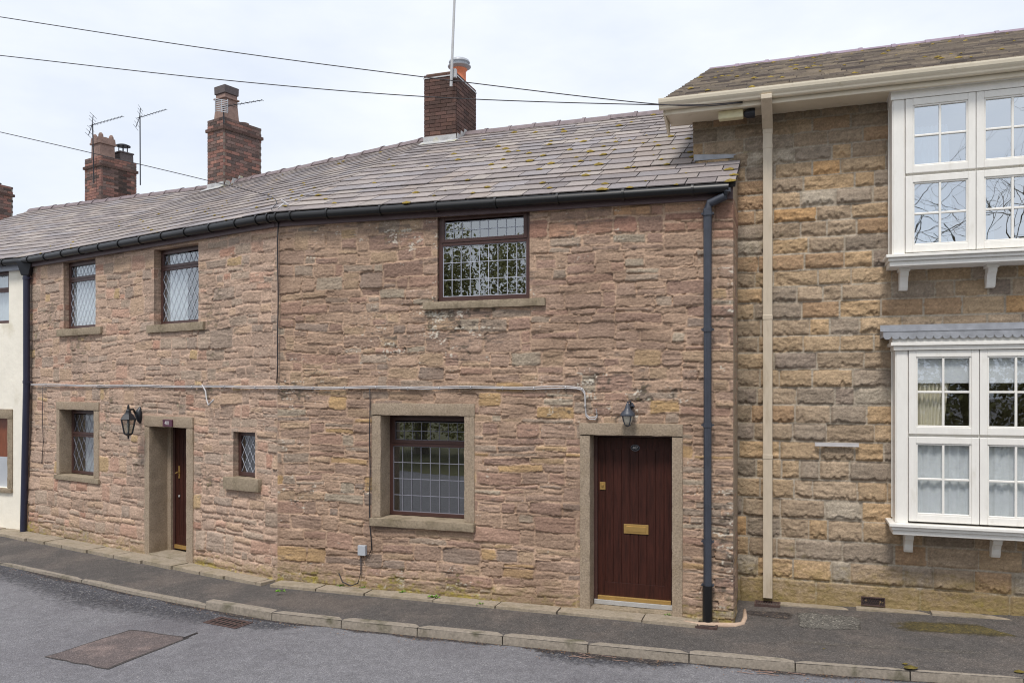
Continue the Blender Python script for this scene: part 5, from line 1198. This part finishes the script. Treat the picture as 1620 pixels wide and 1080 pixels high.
# aerials
def yagi(x, c, ax, L_, n, el=.14, r=.007, ver=False, double=True):
    ax = Vector(ax).normalized(); sd_ = ax.cross(Vector((0, 0, 1))).normalized(); up = Vector((0, 0, 1))
    x.tube([c-ax*.1, c+ax*L_], r*1.2, 6)
    for i in range(n): p = c+ax*(L_*(i+1)/n); e_ = (up if ver else sd_)*el*(1-.4*i/n)*.5; x.tube([p-e_, p+e_], r*.7, 5)
    if double:
        for s_ in (-1, 1):
            b_ = c-ax*.02; t_ = c-ax*.06+up*s_*.24+ax*.08*s_; x.tube([b_, t_], r*1.3, 6)
            for k in range(1, 4): p = b_.lerp(t_, k/3); x.tube([p-sd_*.2-ax*.1, p+sd_*.2+ax*.1], r*.7, 5)
tR = Vector((PL.t.x, PL.t.y, 0))
def mast(label, base, top, ax, L_, n, ver=False, r=.016, double=True, cup=None):
    o = thing('tv_aerial', base, label, 'aerial', group='television aerials')
    x = MB(); x.tube([base, top], r, 8); x.build('mast', M['iron'], o, smooth=True)
    x = MB(); yagi(x, Vector(top)-Vector((0, 0, .03)), ax, L_, n, ver=ver, double=double); x.build('antenna', M['iron'], o)
    return o
Yc2 = PL.P(PL.u(147, RD+.5), RD+.5, 0).y
mast('leaning little aerial on the far red chimney with two pots', air(148.5, 290, Yc2-.1), air(146.5, 196, Yc2-.1), (1, -.35, .12), 1.0, 9)
ym = PL.P(PL.u(220, RD-.6), RD-.6, 0).y
mast('tall aerial on a long thin mast right of the far red chimney', air(222, 293, ym), air(221.5, 184, ym), (1, -.3, .16), .85, 9)
Yc3 = PL.P(PL.u(350, RD+.45), RD+.45, 0).y
o = mast('short aerial with a pale mesh reflector on the red chimney with the square pot', air(354, 196, Yc3), air(354, 167, Yc3), (1, -.3, .05), 1.0, 10, double=False)
x = MB(); c_ = air(351, 167, Yc3-.05)
for i in range(7): x.box(PL, -.0, 0, 0, 0, 0, 0) if False else None
for i in range(7): z_ = c_.z-.13+i*.043; x.tube([Vector((c_.x-.16, c_.y+.03, z_+.03)), Vector((c_.x+.14, c_.y-.03, z_-.04))], .010, 5)
for k in (-.15, -.01, .13): x.tube([Vector((c_.x+k, c_.y, c_.z-.15)), Vector((c_.x+k, c_.y, c_.z+.14))], .010, 5)
x.build('reflector', M['greybox'], o)
Yp = PR.P(PR.u(718, dF), dF, 0).y-.1
o = thing('tv_aerial', air(713.5, 135, Yp), 'silver pole strapped to the brown chimney and rising out of the picture', 'aerial', group='television aerials')
x = MB(); x.tube([air(713.5, 137, Yp), air(719, 0, Yp-.1), air(721, -60, Yp-.1)], [.026, .022, .02], 10); x.build('mast', M['alu'], o, smooth=True)
x = MB(); z_ = PR.z(715, 120, dF); x.box(PR, cu0-.008, cu1+.008, dF+.006, dF+.012, z_, z_+.02); x.box(PR, cu1+.006, cu1+.012, dF-1.0, dF+.006, z_, z_+.02); x.box(PR, cu1-.06, cu1+.03, dF+.012, dF+.08, z_-.06, z_+.09); x.build('strap', M['alu'], o)
# drain in the road
dq = ground(361, 984, -.148); t_ = (kpt(430)-kpt(325)); t_.z = 0; PD = Plane((dq.x, dq.y), (t_.x, t_.y))
dg_ = thing('road_drain', dq, 'rusty road drain grating in the channel by the kerb', 'drain')
x = MB()
for (a_, b_, c_, d_) in ((-.27, .27, .11, .14), (-.27, .27, -.14, -.11), (-.27, -.24, -.11, .11), (.24, .27, -.11, .11)): x.box(PD, a_, b_, c_, d_, -.2, -.142)
x.build('frame', M['rust'], dg_, bevel=.003)
x = MB()
for i in range(7): x.box(PD, -.235+i*.072, -.205+i*.072, -.11, .11, -.19, -.143)
x.box(PD, -.235, .235, -.012, .012, -.19, -.1435); x.build('grate', M['rust'], dg_, bevel=.002)
x = MB(); x.add([PD.P(-.25, -.12, -.1472), PD.P(.25, -.12, -.1472), PD.P(.25, .12, -.1472), PD.P(-.25, .12, -.1472)], [(0, 1, 2, 3)]); x.build('sump_shade', mat('drain_dark', (.004, .004, .004), .9), dg_)  # near-black sheet close under the bars; the pit's shade is put into its colour
# weeds
def tuft(px, py, z, n, sz, seed, green, where):
    r = random.Random(seed); c = ground(px, py, z); x = MB()
    for i in range(n):
        an = r.uniform(0, 6.28); el = r.uniform(.15, 1.2); L_ = sz*r.uniform(.5, 1.1); d_ = Vector((math.cos(an)*math.cos(el), math.sin(an)*math.cos(el), math.sin(el))); s_ = Vector((-math.sin(an), math.cos(an), 0))*L_*.28
        b_ = c+Vector((r.uniform(-1, 1)*sz*1.4, r.uniform(-.3, .3)*sz, 0)); x.add([b_, b_+d_*L_*.6+s_, b_+d_*L_+Vector((0, 0, -.01)), b_+d_*L_*.6-s_], [(0, 1, 2, 3)])
    o = x.build('weed', green, None, base=c); return tag(o, 'green weed tuft '+where, 'weed', group='weed tufts along the wall foot')
for i, (px, py, n, s_) in enumerate(((920, 957, 60, .045), (686, 944, 40, .045), (636, 936, 22, .035), (538, 926, 22, .035), (574, 929, 26, .035), (443, 935, 30, .04), (760, 954, 20, .03), (1058, 972, 16, .03), (751, 944, 18, .03))): tuft(px, py, .02, n, s_, i, M['leaf'], ('by the left foot of the closed door frame', 'below the right jamb of the gritstone window', 'below the left part of the gritstone window', 'left of the cable loop on the ground', 'just right of the cable loop', 'at the bend between the cottages', 'on the flags right of the gritstone window', 'at the right foot of the closed door frame', 'tiny, between two flags under the gritstone window')[i])
r = random.Random(77); x = MB()        # leaf litter and chips by the kerb
for i in range(420):
    px = r.uniform(20, 1620); p = kpt(px); t = kpt(px+4)-p; t.z = 0; t.normalize(); nn = Vector((t.y, -t.x, 0)); q = Vector((p.x, p.y, -.144))+nn*abs(r.gauss(0, .12)+.03); an = r.uniform(0, 6.28); s_ = r.uniform(.004, .014)
    a_ = Vector((math.cos(an), math.sin(an), 0)); b_ = Vector((-a_.y, a_.x, 0)); x.add([q-a_*s_, q-b_*s_*.5+Vector((0, 0, .003)), q+a_*s_, q+b_*s_*.5+Vector((0, 0, .002))], [(0, 1, 2, 3)])
tag(x.build('leaf_litter', mat('dead_leaf', sc(150, 112, 80), .9, var=.4)), 'dry leaf scraps and twigs along the kerb channel', 'litter', kind='stuff')
x = MB()
for i in range(14):
    px = r.choice([905, 925, 1190, 1240, 1500, 960])+r.uniform(-25, 25); p = kpt(px); t = kpt(px+4)-p; t.z = 0; t.normalize(); nn = Vector((t.y, -t.x, 0)); q = Vector((p.x, p.y, -.142))+nn*r.uniform(.03, .25); an = r.uniform(-.5, .5)
    x.tube([q, q+t*.08+nn*an*.08, q+t*.16+nn*an*.2], .0035, 4)
tag(x.build('twig_litter', M['clay']), 'thin brown twigs lying in the kerb channel', 'litter', kind='stuff')
r = random.Random(78); x = MB()       # moss pads on the pavement
for px, py, s_ in ((1085+328/3*1.0, 0, 0),): pass
def pad(x, c, s_, r):
    n = 9; vs = [c+Vector((math.cos(6.28*k/n)*s_*r.uniform(.7, 1.2), math.sin(6.28*k/n)*s_*.8*r.uniform(.7, 1.2), 0)) for k in range(n)]+[c+Vector((0, 0, s_*.35))]; x.add(vs, [(k, (k+1) % n, n) for k in range(n)])
for px, py, s_ in ((1407, 1006, .045), (1303, 1026, .03), (1440, 1055, .07), (1432, 1049, .03), (1612, 1061, .05), (1170, 966, .10), (1180, 962, .12), (1196, 968, .08), (1455, 1012, .03)):
    pad(x, ground(px, py, -.03), s_, r)
tag(x.build('moss', M['mossg'], smooth='all'), 'dark green moss pads on the right-hand pavement', 'moss', kind='stuff')

# ================================================================ across the road, seen only in the panes
def bare_tree(loc, h, seed, label):
    r = random.Random(seed); o = thing('bare_tree', loc, label, 'tree', group='trees across the road'); x = MB(); y = MB()
    def grow(mb, p, d, L_, rad, lv):
        pts = [p]; rs = [rad]; q = Vector(p); dd_ = Vector(d)
        for i in range(4): dd_ = (dd_+Vector((r.gauss(0, .13), r.gauss(0, .13), r.gauss(.03, .08)))).normalized(); q = q+dd_*L_/4; pts.append(q.copy()); rs.append(rad*(1-.45*(i+1)/4))
        mb.tube(pts, rs, 5 if lv else 8, caps=False)
        if lv < 5:
            for k in range(r.choice((2, 3, 3)) if lv else 5):
                j = r.randrange(2, 5); ax = Vector((r.gauss(0, 1), r.gauss(0, 1), r.gauss(0, .6))).normalized(); nd = (dd_*.7+ax*.75).normalized(); grow(y, pts[j], nd, L_*r.uniform(.6, .8), rs[j]*.62, lv+1)
    grow(x, Vector(loc), Vector((0, 0, 1)), h*.33, h*.015, 0); x.build('trunk', M['bark'], o, smooth='all'); y.build('crown', M['bark'], o, smooth='all')
def leafy(loc, w_, h, seed, label, n=9000, name='evergreen_tree'):
    r = random.Random(seed); o = thing(name, loc, label, 'tree', group='trees across the road'); x = MB(); x.tube([Vector(loc), Vector(loc)+Vector((0, 0, h*.6))], [h*.03, h*.01], 8); x.build('trunk', M['bark'], o)
    x = MB(); cl_ = [(Vector((r.gauss(0, .33)*w_, r.gauss(0, .25)*w_, h*(.12+.8*r.random()))), w_*r.uniform(.16, .32)) for _ in range(26)]
    for i in range(n):
        c, s_ = cl_[i % len(cl_)]; v = Vector((r.gauss(0, 1), r.gauss(0, 1), r.gauss(0, 1))).normalized()*s_*r.random()**.4; p = Vector(loc)+c+v; p.z = max(p.z, loc[2]+.1)
        a_ = Vector((r.gauss(0, 1), r.gauss(0, 1), r.gauss(0, 1))).normalized(); b_ = a_.cross(Vector((r.gauss(0, 1), r.gauss(0, 1), r.gauss(0, 1)))).normalized(); q = .07*r.uniform(.6, 1.5); x.add([p-a_*q, p+b_*q*.6, p+a_*q, p-b_*q*.6], [(0, 1, 2, 3)])
    x.build('crown', M['foliage'], o)
for i, (X, Y, h, l_) in enumerate(((2.5, -7, 11, 'bare tree across the road straight behind the viewer'), (6.5, -9, 12, 'bare tree across the road to the right behind the viewer'), (-4, -9, 11, 'bare tree across the road to the left behind the viewer'), (-9, -8, 10, 'bare tree farthest left across the road'))): bare_tree((X, Y, -.15), h*1.55, 100+i, l_)
for i, (X, Y, w_, h, l_) in enumerate(((-13, -9, 6.5, 12, 'dense ivy green tree far left across the road'), (-8.5, -10, 5.5, 10.5, 'dense ivy green tree left across the road'), (-18, -6, 6, 11, 'dense ivy green tree at the left end across the road'))): leafy((X, Y, -.15), w_, h, 200+i, l_, n=26000)
x = MB(); r = random.Random(5)
for i in range(60000):
    px_ = r.uniform(-12, 12); p = Vector((px_, -5+r.gauss(0, .5), -.15+r.random()**.8*(5.4+.7*math.sin(px_*.7)+.3*math.sin(px_*2.1)))); a_ = Vector((r.gauss(0, 1), r.gauss(0, 1), r.gauss(0, 1))).normalized(); b_ = a_.cross(Vector((0, .3, 1))).normalized(); q = .075*r.uniform(.6, 1.5); x.add([p-a_*q, p+b_*q*.6, p+a_*q, p-b_*q*.6], [(0, 1, 2, 3)])
tag(x.build('hedge', M['foliage'], None, base=(0, -5, -.15)), 'long tall dark hedge across the road behind the viewer', 'hedge')
